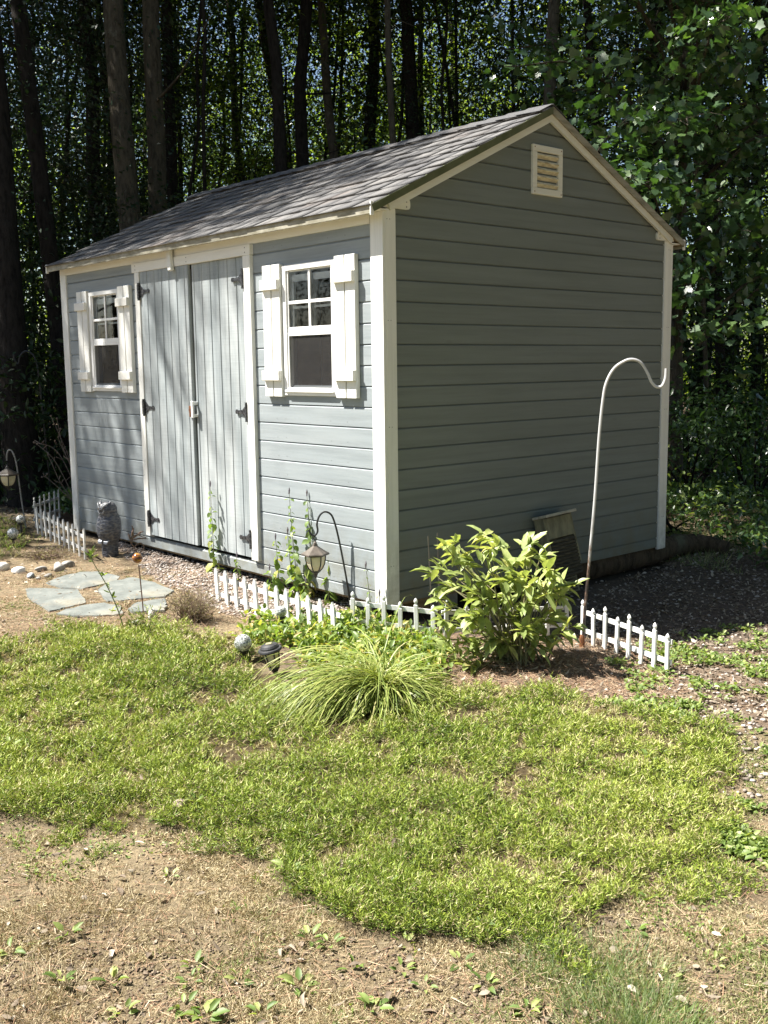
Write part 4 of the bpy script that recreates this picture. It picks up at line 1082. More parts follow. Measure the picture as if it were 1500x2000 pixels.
# crumbs of soil and grit through the bare spots
rg = np.random.default_rng(14)
octv = np.array([(1, 0, 0), (-1, 0, 0), (0, 1, 0), (0, -1, 0), (0, 0, 1), (0, 0, -1), (.62, .62, .5), (-.62, .6, .5), (-.6, -.62, .5), (.62, -.6, .5)], float)
octf = [(0, 6, 9), (2, 7, 6), (1, 8, 7), (3, 9, 8), (4, 6, 7), (4, 7, 8), (4, 8, 9), (4, 9, 6), (0, 2, 6), (2, 1, 7), (1, 3, 8), (3, 0, 9), (5, 2, 0), (5, 1, 2), (5, 3, 1), (5, 0, 3)]
def pebbles(name, x, y, s_, mat, rnd, rg):
    n = len(x)
    Vv = octv[None]*(1+rg.normal(size=(n, 10, 1))*.18)*np.stack([s_*rg.uniform(.7, 1.3, n), s_*rg.uniform(.7, 1.3, n), s_*rg.uniform(.4, .8, n)], 1)[:, None, :]
    an = rg.uniform(0, 6.28, n); ca_, sa_ = np.cos(an)[:, None], np.sin(an)[:, None]
    Vv = np.stack([Vv[..., 0]*ca_-Vv[..., 1]*sa_+x[:, None], Vv[..., 0]*sa_+Vv[..., 1]*ca_+y[:, None], Vv[..., 2]+(G(x, y)+s_*.3)[:, None]], 2)
    Ff = (np.arange(n)*10)[:, None, None]+np.array(octf)[None]
    stuff(name, np_mesh(name, Vv.reshape(-1, 3), [Ff.reshape(-1, 3)], mat, np.repeat(rnd, 10)))
x, y = img_samples(26000, -200, 1700, 1120, 2150, rg); k = ~greenmask(x, y) & ~((x > 0) & (y > 0)) & (vnoise(x, y, 5, 15) > .42)
for lb, poly in FL: k &= ~inpoly(x, y, gp(poly))
x, y = x[k], y[k]
m_crumb = leafmat('soil_crumbs', [(0, (.07, .05, .035)), (.6, (.17, .125, .085)), (1, (.30, .24, .17))], 0.0, .9)
pebbles('soil_crumbs', x, y, rg.uniform(.0015, .0052, len(x)), m_crumb, rg.uniform(0, 1, len(x)), rg)

# ---------------- pine straw and litter bits
rg = np.random.default_rng(5)
x, y = img_samples(60000, -200, 1700, 1020, 2150, rg)
xq, yq = img_samples(34000, -60, 520, 1020, 1270, rg); xr, yr = img_samples(14000, 860, 1340, 1240, 1420, rg); xq = np.concatenate([xq, xr]); yq = np.concatenate([yq, yr]); x = np.concatenate([x, xq]); y = np.concatenate([y, yq])
bedm = blob(x, y, Z_BED, .08, 5, 23); lit = inpoly(x, y, np.array([(3.9, -4), (-.1, -1.75), (.35, -1.2), (1.0, -.3), (3.0, .2), (9, .5)]))
k = ~greenmask(x, y) & ~((x > .0) & (y > 0) & (x < 2.45)) 
k &= rg.uniform(size=len(x)) < np.where(bedm, 1., np.where(lit, .55, np.where((x < -.1) & (y > .5), .55, .22)))
for lb, poly in FL: k &= ~inpoly(x, y, gp(poly)) | (rg.uniform(size=len(x)) < .06)
x, y = x[k], y[k]; n = len(x)
D = rdir(n, 0, rg); D[:, 2] = np.abs(D[:, 2])*.16
v_, f_, r_ = scatter(T_SHORT, np.stack([x, y, G(x, y)+rg.uniform(.001, .008, n)], 1), D, rdir(n, 1.5, rg), rg.uniform(.02, .065, n), rg.uniform(.0010, .0021, n), np.clip(rg.normal(.5, .27, n), 0, 1))
stuff('pine_straw', np_mesh('pine_straw', v_, f_, m_needles, r_))
# fallen leaf flakes
rg = np.random.default_rng(6)
x, y = img_samples(60000, -200, 1750, 1010, 2150, rg)
lit = inpoly(x, y, np.array([(5, -5), (-.15, -1.75), (.25, -1.3), (1.0, -.3), (3.0, .2), (9, .5)]))
k = ~((x > .0) & (y > 0) & (x < 2.45)); gmk = greenmask(x, y)
bd = blob(x, y, Z_BED, .08, 5, 23); k &= rg.uniform(size=len(x)) < np.where(lit, 1., np.where(gmk, .0015, np.where((x < 0) & (y > .4), .10, np.where(bd, .25, .016))))
x2 = rg.uniform(2.0, 12, 30000); y2 = rg.uniform(-5, 12, 30000); x3 = rg.uniform(-4, 3, 9000); y3 = rg.uniform(4.4, 12, 9000)
x = np.concatenate([x[k], x2, x3]); y = np.concatenate([y[k], y2, y3]); gmk = greenmask(x, y); n = len(x)
D = rdir(n, 0, rg); D[:, 2] *= .3; Nn = rdir(n, 1.6, rg)
far = np.clip(np.hypot(x-CP[0], y-CP[1])/6, 1, 1.6)
v_, f_, r_ = scatter(T_LEAF, np.stack([x, y, G(x, y)+rg.uniform(.003, .012, n)+.03*gmk], 1), D, Nn, rg.uniform(.010, .036, n)*far, rg.uniform(.007, .020, n)*far, np.clip(rg.normal(.5, .28, n), 0, 1), rg.uniform(-1.5, 2.5, n))
stuff('leaf_litter', np_mesh('leaf_litter', v_, f_, m_litter, r_))
# low creeping weeds on the right bank, and forest floor greens
rg = np.random.default_rng(8)
x, y = img_samples(9000, 1180, 1720, 1225, 1700, rg)
k = (vnoise(x, y, 5, 81)*.5+vnoise(x, y, 14, 82)*.5 > .52) & ~greenmask(x, y) & (y < -.9-.1*x)
x, y = x[k], y[k]
x = np.repeat(x, 4)+rg.normal(size=4*len(x))*.012; y = np.repeat(y, 4)+rg.normal(size=len(x))*.012; n = len(x)
D = rdir(n, .25, rg); D[:, 2] = np.abs(D[:, 2])*.6
v_, f_, r_ = scatter(T_LEAF, np.stack([x, y, G(x, y)+rg.uniform(.004, .022, n)], 1), D, rdir(n, 2, rg), rg.uniform(.012, .028, n), rg.uniform(.010, .020, n), np.clip(rg.normal(.5, .25, n), 0, 1))
stuff('creeping_weeds', np_mesh('creeping_weeds', v_, f_, m_clover, r_))
# small sparse clover through the dry lawn
rg = np.random.default_rng(9)
x, y = img_samples(16000, -150, 1650, 1500, 2120, rg)
k = (vnoise(x, y, 4, 91)*.6+vnoise(x, y, 11, 92)*.4 > .60) & ~greenmask(x, y)
x, y = x[k], y[k]; n = len(x)
D = rdir(n, .5, rg); D[:, 2] = np.abs(D[:, 2])
v_, f_, r_ = scatter(T_CARD, np.stack([x, y, G(x, y)+.003], 1), D, rdir(n, 1.5, rg), rg.uniform(.008, .018, n), rg.uniform(.005, .010, n), np.clip(rg.normal(.5, .25, n), 0, 1))
stuff('tiny_clover', np_mesh('tiny_clover', v_, f_, m_clover, r_))
# gravel
rg = np.random.default_rng(10)
x, y = img_samples(20000, 220, 780, 1035, 1250, rg); k = blob(x, y, Z_GRAVEL, .07, 5, 24)
x2, y2 = img_samples(15000, 1180, 1700, 1215, 1560, rg); k2 = rg.uniform(size=15000) < .10; k2 &= ~greenmask(x2, y2)
x3 = rg.uniform(.3, 3.2, 900); y3 = rg.uniform(-1.4, .0, 900)
x = np.concatenate([x[k], x2[k2], x3]); y = np.concatenate([y[k], y2[k2], y3]); n = len(x)
m_grav = leafmat('mixed_gravel', [(0, (.13, .105, .085)), (.35, (.25, .205, .17)), (.7, (.37, .32, .28)), (1, (.56, .51, .46))], 0.0, .8)
pebbles('gravel', x, y, rg.uniform(.004, .0115, n), m_grav, rg.uniform(0, 1, n), rg)
# forest floor greens, both sides, in shade
rg = np.random.default_rng(12)
x = np.concatenate([rg.uniform(2.8, 11, 9000), rg.uniform(-3.5, 1.5, 5000)]); y = np.concatenate([rg.uniform(-1.2, 9, 9000), rg.uniform(4.6, 10, 5000)])
k = vnoise(x, y, 1.3, 95) > .42; x, y = x[k], y[k]
x = np.repeat(x, 9)+rg.normal(size=9*len(x))*.05; y = np.repeat(y, 9)+rg.normal(size=len(x))*.05; n = len(x)
hz = vnoise(x, y, 1.1, 97)
D = rdir(n, .3, rg)
v_, f_, r_ = scatter(T_LEAF, np.stack([x, y, G(x, y)+rg.uniform(.01, .20, n)*(.3+hz)], 1), D, rdir(n, 1.6, rg), rg.uniform(.03, .07, n), rg.uniform(.02, .045, n), rg.uniform(0, 1, n))
stuff('forest_floor_plants', np_mesh('forest_floor_plants', v_, f_, m_maple, r_))
# grass fringe on the shaded path right of the shed
x = rg.uniform(1.6, 5.5, 26000); y = rg.uniform(-1.9, .9, 26000); k = (vnoise(x, y, 1.6, 98) > .40) & (x > 2.55-.2*y); x, y = x[k], y[k]; n = len(x)
v_, f_, r_ = scatter(T_BLADE, np.stack([x, y, G(x, y)], 1), rdir(n, .9, rg), rdir(n, 0, rg), rg.uniform(.03, .08, n), rg.uniform(.002, .004, n), rg.uniform(0, 1, n), rg.uniform(-3, 0, n))
stuff('shaded_grass', np_mesh('shaded_grass', v_, f_, m_fescue, r_))

# ---------------- fine fescue tufts at the bottom right and around
def tuft(label, px, py, rad, nbl, ln, seed, mat=m_fescue, wid=.0016, up=1.4, group='fine green grass tufts in the dry lawn', name='grass_tuft'):
    rg = np.random.default_rng(seed); p = gnd(px, py)
    a = rg.uniform(0, 6.28, nbl); r = rad*1.35*rg.uniform(0, 1, nbl)**.75; x = r*np.cos(a); y = r*np.sin(a)
    z = G(x+p[0], y+p[1])-p[2]
    D = rdir(nbl, up, rg); D[:, 0] += .5*x/rad; D[:, 1] += .5*y/rad
    v_, f_, r_ = scatter(T_BLADE, np.stack([x, y, z], 1), D, rdir(nbl, 0, rg), rg.uniform(.5, 1, nbl)*ln, wid, np.clip(rg.normal(.45, .25, nbl), 0, 1), rg.uniform(-3.5, 1, nbl))
    o = link(name, np_mesh(name, v_, f_, mat, r_)); o.location = p; return meta(o, label, 'grass tuft', group)
tuft('dense green fescue tuft cut by the bottom edge, right of centre', 1240, 2015, .115, 2100, .062, 31)
tuft('wide soft green tuft above the one on the bottom edge', 1200, 1900, .115, 1300, .048, 32)
tuft('thin pale green tuft under the tip of the green patch', 1060, 1905, .10, 800, .045, 33)
tuft('short green tuft at the very tip of the green patch', 1050, 1835, .07, 450, .040, 34)
tuft('yellow green wispy tuft at the bottom left', 100, 1960, .12, 700, .04, 35, m_straw)
tuft('straw coloured tuft in the dry lawn at the left', 200, 1790, .16, 900, .04, 36, m_straw)
tuft('straw coloured tuft below the centre of the green patch', 470, 1830, .15, 800, .036, 37, m_straw)

# ---------------- broad leaf weeds in the lawn (individual rosettes)
def rosette(px, py, s, n, seed, label, group=None, name='broadleaf_weed', mat=m_clover, cat='weed', up=.55, w=.42):
    rg = np.random.default_rng(seed); p = gnd(px, py)
    p[2] = Gz(p[0], p[1])+(.022 if bool(greenmask(np.array([p[0]]), np.array([p[1]]))[0]) else .002)
    a = np.linspace(0, 6.28, n, endpoint=False)+rg.normal(size=n)*.3; u_ = rg.uniform(.1, up, n)
    D = np.stack([np.cos(a), np.sin(a), u_], 1); L_ = s*rg.uniform(.6, 1.1, n)
    P = D*.012
    v_, f_, r_ = scatter(T_LEAF, P, D, np.tile([0, 0, 1.], (n, 1))+rg.normal(size=(n, 3))*.3, L_, L_*w*1.25, rg.uniform(0, 1, n), rg.uniform(.5, 1.8, n))
    o = link(name, np_mesh(name, v_, f_, mat, r_)); o.location = p; return meta(o, label, cat, group)
GW = 'small broadleaf weeds scattered in the dry lawn'
LW = 'small green broadleaf weed rosette in the dry foreground lawn'
k = 0
for (a, b, s, n) in ((135, 1832, .035, 6), (470, 1915, .03, 5), (380, 1895, .032, 6), (605, 1840, .035, 6), (645, 1850, .035, 6), (585, 1930, .045, 7), (370, 1925, .03, 6), (220, 1925, .04, 6), (120, 1925, .035, 6), (20, 1865, .035, 6),
                     (400, 1995, .045, 7), (510, 1985, .03, 6), (730, 1975, .035, 7), (900, 1890, .033, 6), (830, 1935, .028, 5), (785, 1900, .025, 6), (945, 1835, .02, 5), (1095, 1860, .035, 7), (1240, 1820, .03, 7), (1270, 1760, .025, 6),
                     (1030, 1985, .03, 6), (690, 1900, .03, 5), (560, 1650, .03, 5), (1400, 1700, .022, 6), (1395, 1885, .022, 5), (360, 1975, .035, 6), (240, 1985, .03, 6), (790, 1850, .025, 5), (950, 1935, .03, 6), (60, 1700, .02, 5), (62, 1675, .022, 5), (330, 1720, .022, 5), (1310, 1915, .02, 5)):
    k += 1; rosette(a, b, s*.98, n, 100+k, LW, GW, up=.9)
GW2 = 'broad pale leaves poking out of the green patch'
for (a, b, s, n, lb) in ((385, 1590, .040, 4, 'pale green folded leaves beside the mauve rock'), (20, 1475, .05, 5, 'broad light green leaves in the patch at the left edge'), (1265, 1500, .045, 4, 'dark upright leaf in the patch near its right end'), (1040, 1612, .032, 3, 'single pale leaf low in the patch right of centre'), (1120, 1702, .028, 3, 'small lime leaf near the lower right edge of the patch'), (755, 1760, .045, 4, 'blue green leaf pair at the lower notch of the patch'), (565, 1725, .04, 4, 'pale leaf at the shaded edge of the patch left of the notch'), (1325, 1700, .028, 3, 'yellow lime leaf at the right foot of the patch')):
    k += 1; rosette(a, b, s, n, 100+k, lb, GW2, up=.9)

# ================================================================== ARCHING ORNAMENTAL GRASS
rg = np.random.default_rng(41)
base = gnd(745, 1368); base[2] = Gz(base[0], base[1])
def arch(n, az_mu, az_sd, ln, rise, seed, rad=.07):
    rg = np.random.default_rng(seed)
    az = rg.normal(az_mu, az_sd, n); L_ = rg.uniform(.55, 1.0, n)*ln; e0 = rg.uniform(.55, 1.25, n)*rise
    r0 = rad*np.sqrt(rg.uniform(0, 1, n)); a0 = rg.uniform(0, 6.28, n)
    K = 9; P = np.zeros((n, K, 3)); P[:, 0] = np.stack([r0*np.cos(a0), r0*np.sin(a0), np.zeros(n)], 1)
    e = e0.copy(); st = L_/(K-1); az_ = az.copy(); dr = rg.uniform(.20, .34, n)
    for k in range(1, K):
        P[:, k] = P[:, k-1]+np.stack([np.cos(az_)*np.cos(e), np.sin(az_)*np.cos(e), np.sin(e)], 1)*st[:, None]
        e -= dr; az_ += rg.normal(size=n)*.06
        e = np.maximum(e, -1.1)
    P[:, :, 2] = np.maximum(P[:, :, 2], .012+rg.uniform(0, .03, (n, 1)))
    wd = rg.uniform(.0030, .0052, n)
    side = nrmz(np.stack([-np.sin(az), np.cos(az), rg.normal(size=n)*.5], 1))
    prof = np.array([.5, .8, 1, 1, .95, .85, .65, .4, .05])
    Vv = np.stack([P-side[:, None]*(wd[:, None]*prof[None])[..., None]/2, P+side[:, None]*(wd[:, None]*prof[None])[..., None]/2], 2).reshape(n, K*2, 3)
    Ff = np.array([(2*k, 2*k+1, 2*k+3, 2*k+2) for k in range(K-1)])[None]+(np.arange(n)*K*2)[:, None, None]
    rn = np.clip(rg.normal(.42, .24, n), 0, 1)
    return Vv.reshape(-1, 3), [Ff.reshape(-1, 4)], np.repeat(rn, K*2)
# left of view = -RH, toward the viewer = -_f
lf = math.atan2(-_r[1], -_r[0]); tow = math.atan2(-_f[1], -_f[0])
parts = [arch(560, lf+.52, .36, .64, .80, 1), arch(260, (lf+tow)/2 if abs(lf-tow) < 3.2 else lf+.7, .35, .50, .95, 2), arch(260, tow, .5, .36, .95, 3), arch(230, lf+math.pi+.05, .45, .40, .9, 4), arch(150, 0, 3, .40, 1.3, 5), arch(60, lf-.7, .5, .50, 1.1, 6), arch(70, lf+.3, 1.2, .78, 1.0, 7), arch(90, tow, 1.6, .30, 1.5, 8)]
v_, f_, r_ = merge(parts)
o = link('ornamental_grass', np_mesh('ornamental_grass', v_, f_, m_orn, r_)); o.location = base
meta(o, 'arching clump of long green and yellow grass blades sweeping left in front of the bed', 'ornamental grass')

# ================================================================== LEAFY GROUND PLANTS IN THE BED
rg = np.random.default_rng(42)
bedpoly = gp([(490, 1225), (560, 1215), (640, 1222), (760, 1230), (850, 1250), (870, 1330), (800, 1352), (720, 1345), (600, 1300), (520, 1275), (470, 1250)])
mn, mxx = bedpoly.min(0), bedpoly.max(0)
x = rg.uniform(mn[0], mxx[0], 2300); y = rg.uniform(mn[1], mxx[1], 2300); k = inpoly(x, y, bedpoly); x, y = x[k], y[k]
k = ~inpoly(x, y, gp([(495, 1262), (580, 1268), (590, 1352), (495, 1352)])); x, y = x[k], y[k]
cl = vnoise(x, y, 9, 43); x = np.repeat(x, 3)+rg.normal(size=3*len(x))*.02; y = np.repeat(y, 3)+rg.normal(size=len(x))*.02; n = len(x); cl = np.repeat(cl, 3)
hz = rg.uniform(.01, 1, n)*(.03+.085*cl)
D = rdir(n, .4, rg)
v_, f_, r_ = scatter(T_LEAF, np.stack([x, y, G(x, y)+hz], 1), D, rdir(n, 1.5, rg), rg.uniform(.022, .052, n), rg.uniform(.014, .028, n), np.clip(rg.normal(.6, .25, n), 0, 1))
stuff('leafy_ground_cover', np_mesh('leafy_ground_cover', v_, f_, m_mint, r_))

# ================================================================== LEAFY LIME BUSH
rg = np.random.default_rng(44)
base = gnd(1012, 1290); base[2] = Gz(base[0], base[1])
t = thing('leafy_bush', 'lime green leafy bush with drooping pointed leaves behind the mulch', 'bush', base)
tips = []
def pv(a, b, dz=0): # point on the upright plane at the bush's depth, pushed dz metres toward the viewer
    return pxplane(base, (1012, 1290), [(a-14, b+4)])[0]-Vector(base)-Vector((_f[0], _f[1], 0))*dz
TP = [(962, 1045), (905, 1075), (868, 1068), (855, 1110), (930, 1065), (985, 1095), (1010, 1080), (1060, 1062), (1045, 1085), (1078, 1098), (1095, 1125), (1120, 1150), (1080, 1150), (1035, 1120), (950, 1120), (905, 1135), (880, 1150), (870, 1190), (920, 1180), (965, 1165), (1010, 1150), (1050, 1165), (1100, 1180), (1110, 1215), (1060, 1205), (1010, 1200), (960, 1210), (915, 1215), (875, 1230), (860, 1262), (905, 1250), (950, 1245), (1000, 1240), (1050, 1240), (1085, 1240), (845, 1290), (880, 1300), (935, 1290), (985, 1110), (1030, 1180)]
q = MB(); LP, LD, LN, LL, LW_ = [], [], [], [], []
for i, (a, b) in enumerate(TP):
    for rep in range(2):
        dz = rg.uniform(-.24, .24); tp = pv(a+rg.normal()*10, b+rg.normal()*9, dz)
        rt = Vector((rg.normal()*.05, rg.normal()*.05, -.01)); mid = rt.lerp(tp, .5)+Vector((0, 0, .06))
        q.tube([rt, rt.lerp(mid, .6), mid, tp], [.0048, .004, .0032, .002], 5)
        out = Vector((tp.x, tp.y, 0)); out = out.normalized() if out.length > .03 else Vector((rg.normal(), rg.normal(), 0)).normalized()
        ax = (out*.9+Vector((rg.normal()*.3, rg.normal()*.3, rg.uniform(-.1, .6)))).normalized()
        for j in range(rg.integers(8, 13)):
            rnd = Vector(rg.normal(size=3)).normalized()
            d_ = (ax*1.1+rnd*.95).normalized(); d_.z -= rg.uniform(-.3, .55)
            st = tp-ax*rg.uniform(0, .11)
            LP.append(st); LD.append(d_); LN.append((rnd.x*.5, rnd.y*.5, 1.0)); LL.append(rg.uniform(.05, .112)); LW_.append(rg.uniform(.023, .046))
q.build('stem', plain('red_green_stem', (.22, .18, .10), (.14, .16, .06), .6, 30), t)
v_, f_, r_ = scatter(T_LEAF, np.array(LP), np.array(LD), np.array(LN), np.array(LL), np.array(LW_), np.clip(rg.normal(.5, .22, len(LP)), 0, 1), rg.uniform(.2, 1.3, len(LP)))
link('foliage', np_mesh('foliage', v_, f_, m_peony, r_, smooth=False), t)

# ================================================================== MINT STALKS BY THE WALL
GM = 'leafy stalks growing along the front wall'
m_spike = plain('faded_flower_spike', (.16, .14, .17), (.09, .07, .07), .8, 60)
def stalk(label, p0, p1, seed, spread=.035, n=14, bushy=0.0):
    spread *= 1.75; n = int(n*1.45)
    rg = np.random.default_rng(seed); base = gnd(*p0); t = thing('leafy_stalk', label, 'plant', base, 0, GM)
    tp = pxplane(base, p0, [p1])[0]-Vector(base); mid = tp*.5+Vector((rg.normal()*.008, rg.normal()*.008, 0))
    pp = bez([Vector((0, 0, -.01)), mid, tp], 8)
    q = MB(); q.tube(pp, list(np.linspace(.0032, .0012, len(pp))), 5); q.build('stem', m_stem, t)
    q = MB(); q.tube([tp-Vector((0, 0, .01)), tp+Vector((.001, 0, .012)), tp+Vector((.002, 0, .028))], [.003, .0055, .001], 6); q.build('flower_spike', m_spike, t)
    P, D, S = [], [], []
    for i in range(n):
        f = (i+.5)/n; k = f**1.15; c_ = pp[min(len(pp)-1, int(k*(len(pp)-1)))]; a0 = rg.uniform(0, 6.28)
        sz = spread*(1.05-.65*f)*rg.uniform(.75, 1.15)
        for s_ in (0, math.pi):
            a = a0+s_+rg.normal()*.3; P.append(c_+Vector((math.cos(a), math.sin(a), 0))*.004); D.append((math.cos(a), math.sin(a), -.95+rg.normal()*.45)); S.append(sz)
    P2 = len(P); S = np.array(S)
    v_, f_, r_ = scatter(T_LEAF, np.array(P), np.array(D), np.tile([0, 0, 1.], (P2, 1))+rg.normal(size=(P2, 3))*.35, S, S*.85, np.clip(rg.normal(.45, .25, P2)+.4*(np.arange(P2) < P2*.15), 0, 1))
    link('leaves', np_mesh('leaves', v_, f_, m_mint, r_), t)
    return t
stalk('tallest leafy stalk standing in front of the right door leaf', (420, 1118), (417, 948), 51, .040, 11)
stalk('short yellowing leafy stalk under the door beside the first pickets', (468, 1134), (464, 1086), 52, .030, 6)
stalk('medium leafy stalk left of the hanging lantern, near the door trim', (545, 1160), (541, 1050), 53, .040, 10)
stalk('tall leafy stalk left of the lantern with a dark flower tip', (585, 1168), (570, 962), 54, .038, 15)
stalk('tall leafy stalk directly behind the lantern hook', (600, 1170), (604, 966), 55, .040, 14)
stalk('thin leafy stalk low between the two tall ones', (578, 1166), (565, 1038), 56, .033, 8)
stalk('leafy stalk rising right of the lantern beside the black hook', (640, 1180), (655, 1000), 57, .036, 12)
stalk('low bushy stalk left of the lantern, leaves almost on the ground', (535, 1168), (528, 1110), 58, .04, 7)
stalk('low bushy stalk under the hanging lantern', (605, 1182), (598, 1135), 59, .036, 7)
stalk('small leafy shoot at the corner among the knob topped pickets', (746, 1228), (742, 1160), 60, .028, 8)
stalk('thin almost bare shoot against the corner trim', (728, 1218), (716, 1105), 61, .014, 7)
# leggy weed in front of the patio
base = gnd(244, 1232); t = thing('leggy_weed', 'leggy reddish weed leaning left in front of the flagstones', 'plant', base)
pp = bez([Vector(p)-Vector(base) for p in pxplane(base, (244, 1232), [(244, 1236), (232, 1190), (212, 1140), (190, 1098), (186, 1078)])], 6)
q = MB(); q.tube(pp, list(np.linspace(.0035, .0016, len(pp))), 5); q.build('stem', m_stem, t)
rg = np.random.default_rng(65); n = 40; kx = rg.integers(0, len(pp), n); P = np.array([pp[i] for i in kx])
v_, f_, r_ = scatter(T_LEAF, P, rdir(n, .4, rg), rdir(n, .5, rg), rg.uniform(.02, .055, n), rg.uniform(.006, .016, n), rg.uniform(0, 1, n))
link('leaves', np_mesh('leaves', v_, f_, m_mint, r_), t)

# ================================================================== DRY SHRUB AND BARE STALKS
def twiggy(label, px, py, w_, h_, seed, ntw, mat, leafm, nleaf, name='dry_shrub', cat='shrub', lsz=.010, group=None):
    rg = np.random.default_rng(seed); base = gnd(px, py); t = thing(name, label, cat, base, 0, group)
    q = MB(); tips = []
    for i in range(ntw):
        a = rg.uniform(0, 6.28); rr_ = rg.uniform(.2, 1)*w_; tp = Vector((rr_*math.cos(a), rr_*math.sin(a), h_*rg.uniform(.4, 1)*(1.1-.5*rr_/w_)))
        rt = Vector((rg.normal()*w_*.18, rg.normal()*w_*.18, 0)); mid = rt.lerp(tp, .55)+Vector((rg.normal(), rg.normal(), rg.normal()))*.012
        q.tube([rt, mid, tp], [.0020, .0014, .0006], 4); tips += [mid.lerp(tp, u) for u in rg.uniform(-.5, 1, 5)]
        for _ in range(2):
            e = mid.lerp(tp, rg.uniform(0, 1)); e2 = e+Vector(rg.normal(size=3))*.025; q.tube([e, e2], [.0010, .0004], 3); tips.append(e2)
    q.build('twigs', mat, t)
    P = np.array([tips[i] for i in rg.integers(0, len(tips), nleaf)])+rg.normal(size=(nleaf, 3))*.006
    v_, f_, r_ = scatter(T_CARD, P, rdir(nleaf, .3, rg), rdir(nleaf, .6, rg), rg.uniform(.6, 1.3, nleaf)*lsz, lsz*.35, rg.uniform(0, 1, nleaf))
    link('leaves', np_mesh('leaves', v_, f_, leafm, r_), t)
m_dryleaf = leafmat('dry_shrub_leaves', [(0, (.14, .12, .06)), (.5, (.26, .24, .12)), (1, (.46, .38, .24))], .2, .6)
twiggy('wispy half dry shrub between the flagstones and the leaning pickets', 375, 1212, .17, .20, 66, 150, m_twig, m_dryleaf, 2200)
twiggy('low dry twiggy mound behind the left border stones', 95, 1090, .22, .08, 68, 120, m_twig, m_dryleaf, 900, lsz=.014)
rg = np.random.default_rng(67); base = gnd(158, 1015)
t = thing('bare_stalk_clump', 'clump of bare grey brown seed stalks leaning left against the shed corner', 'dead plant', base)
q = MB()
for pts in ([(160, 1015), (140, 960), (112, 900), (80, 868)], [(160, 1010), (135, 930), (108, 880), (86, 880), (64, 884)][:3]+[(68, 866)], [(158, 1000), (132, 970), (95, 935), (84, 932)], [(164, 985), (150, 930), (128, 880), (118, 820)], [(162, 980), (138, 900), (120, 850), (106, 815)], [(150, 990), (120, 945), (104, 905), (98, 890)], [(165, 960), (148, 905), (130, 860), (134, 838)]):
    dz = rg.uniform(-.1, .1)
    pp = [Vector(p)-Vector(base)-Vector((_f[0], _f[1], 0))*dz for p in pxplane(base, (158, 1015), pts)]
    b_ = bez(pp, 6); q.tube(b_, list(np.linspace(.0045, .0022, len(b_))), 5); q.ball(b_[-1], .009, 6)
    for k in range(4):
        e = b_[rg.integers(4, len(b_))]; q.tube([e, e+Vector((rg.normal()*.03, rg.normal()*.03, .03))], [.0025, .004], 5)
q.build('stalks', plain('pale_dead_stalk', (.24, .19, .15), (.15, .11, .09), .8, 30), t)
# ================================================================== FOREST
def cloud(C, rad, per, size, T_, rg, flat=.40, droop=.35, aspect=.62, lo=0.0, hi=1.0, nvar=.42):
    "leafy sprays: each centre of C gets `per` leaves in a flattened blob"
    C = np.asarray(C, float); m = len(C); n = m*per
    c = np.repeat(C, per, 0); r = np.repeat(np.broadcast_to(rad, (m,)), per)
    o = rg.normal(size=(n, 3))*.5; o[:, 2] *= flat
    tilt = np.repeat(rg.normal(size=(m, 2))*.35, per, 0); o[:, 2] += (o[:, :2]*tilt).sum(1)
    P = c+o*r[:, None]
    D = nrmz(o*np.array([1, 1, .5])+rg.normal(size=(n, 3))*.45); D[:, 2] -= droop*rg.uniform(.2, 1.2, n)
    Nn = np.array([0, 0, 1.])[None]+rg.normal(size=(n, 3))*nvar
    s = size*rg.uniform(.65, 1.15, n)
    rn = np.clip(np.repeat(rg.uniform(lo, hi, m), per)*.5+rg.uniform(lo, hi, n)*.5, 0, 1)
    return scatter(T_, P, D, Nn, s, s*aspect*(1.6 if T_ is T_MAPLE else 1), rn, rg.uniform(.2, 1.6, n))
def trunk(q, p0, p1, r0, r1, rg, n=12, wob=.03):
    K = 12; P = [Vector(p0).lerp(Vector(p1), k/(K-1))+Vector((rg.normal()*wob, rg.normal()*wob, 0))*(0 if k == 0 else 1) for k in range(K)]
    R = [r0+(r1-r0)*(k/(K-1)) for k in range(K)]; R[0] *= 1.28
    q.tube(P, R, n)
    return P
def place(o, p): o.location = p; return o
# crown prototypes (built once, shared by copies)
def crown_mesh(name, seed, nclu, per, r, h, size, mat, zlow=0.0, T_=T_CARD, rad=.75, lo=0, hi=1):
    rg = np.random.default_rng(seed)
    u = rdir(nclu, 0, rg)*rg.uniform(.35, 1, (nclu, 1))**.6
    C = u*np.array([r, r, h/2]); C[:, 2] += h/2+zlow
    C[:, :2] *= (1.1-.45*(C[:, 2:3]-zlow)/h)
    v, f, rr = cloud(C, rad, per, size, T_, rg, lo=lo, hi=hi)
    return np_mesh(name, v, f, mat, rr), C
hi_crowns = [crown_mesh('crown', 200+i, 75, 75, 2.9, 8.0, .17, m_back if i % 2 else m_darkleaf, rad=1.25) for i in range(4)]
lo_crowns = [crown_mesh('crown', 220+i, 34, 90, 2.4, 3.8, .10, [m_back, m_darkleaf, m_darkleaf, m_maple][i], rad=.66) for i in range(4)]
hm_crowns = [crown_mesh('crown', 240+i, 50, 190, 2.1, 6.0, .062, m_hemlock, rad=.75) for i in range(2)]
sp_crown = [crown_mesh('crown', 260+i, 15, 150, 1.7, 2.2, .13, m_darkleaf, rad=.48)[0] for i in range(2)]
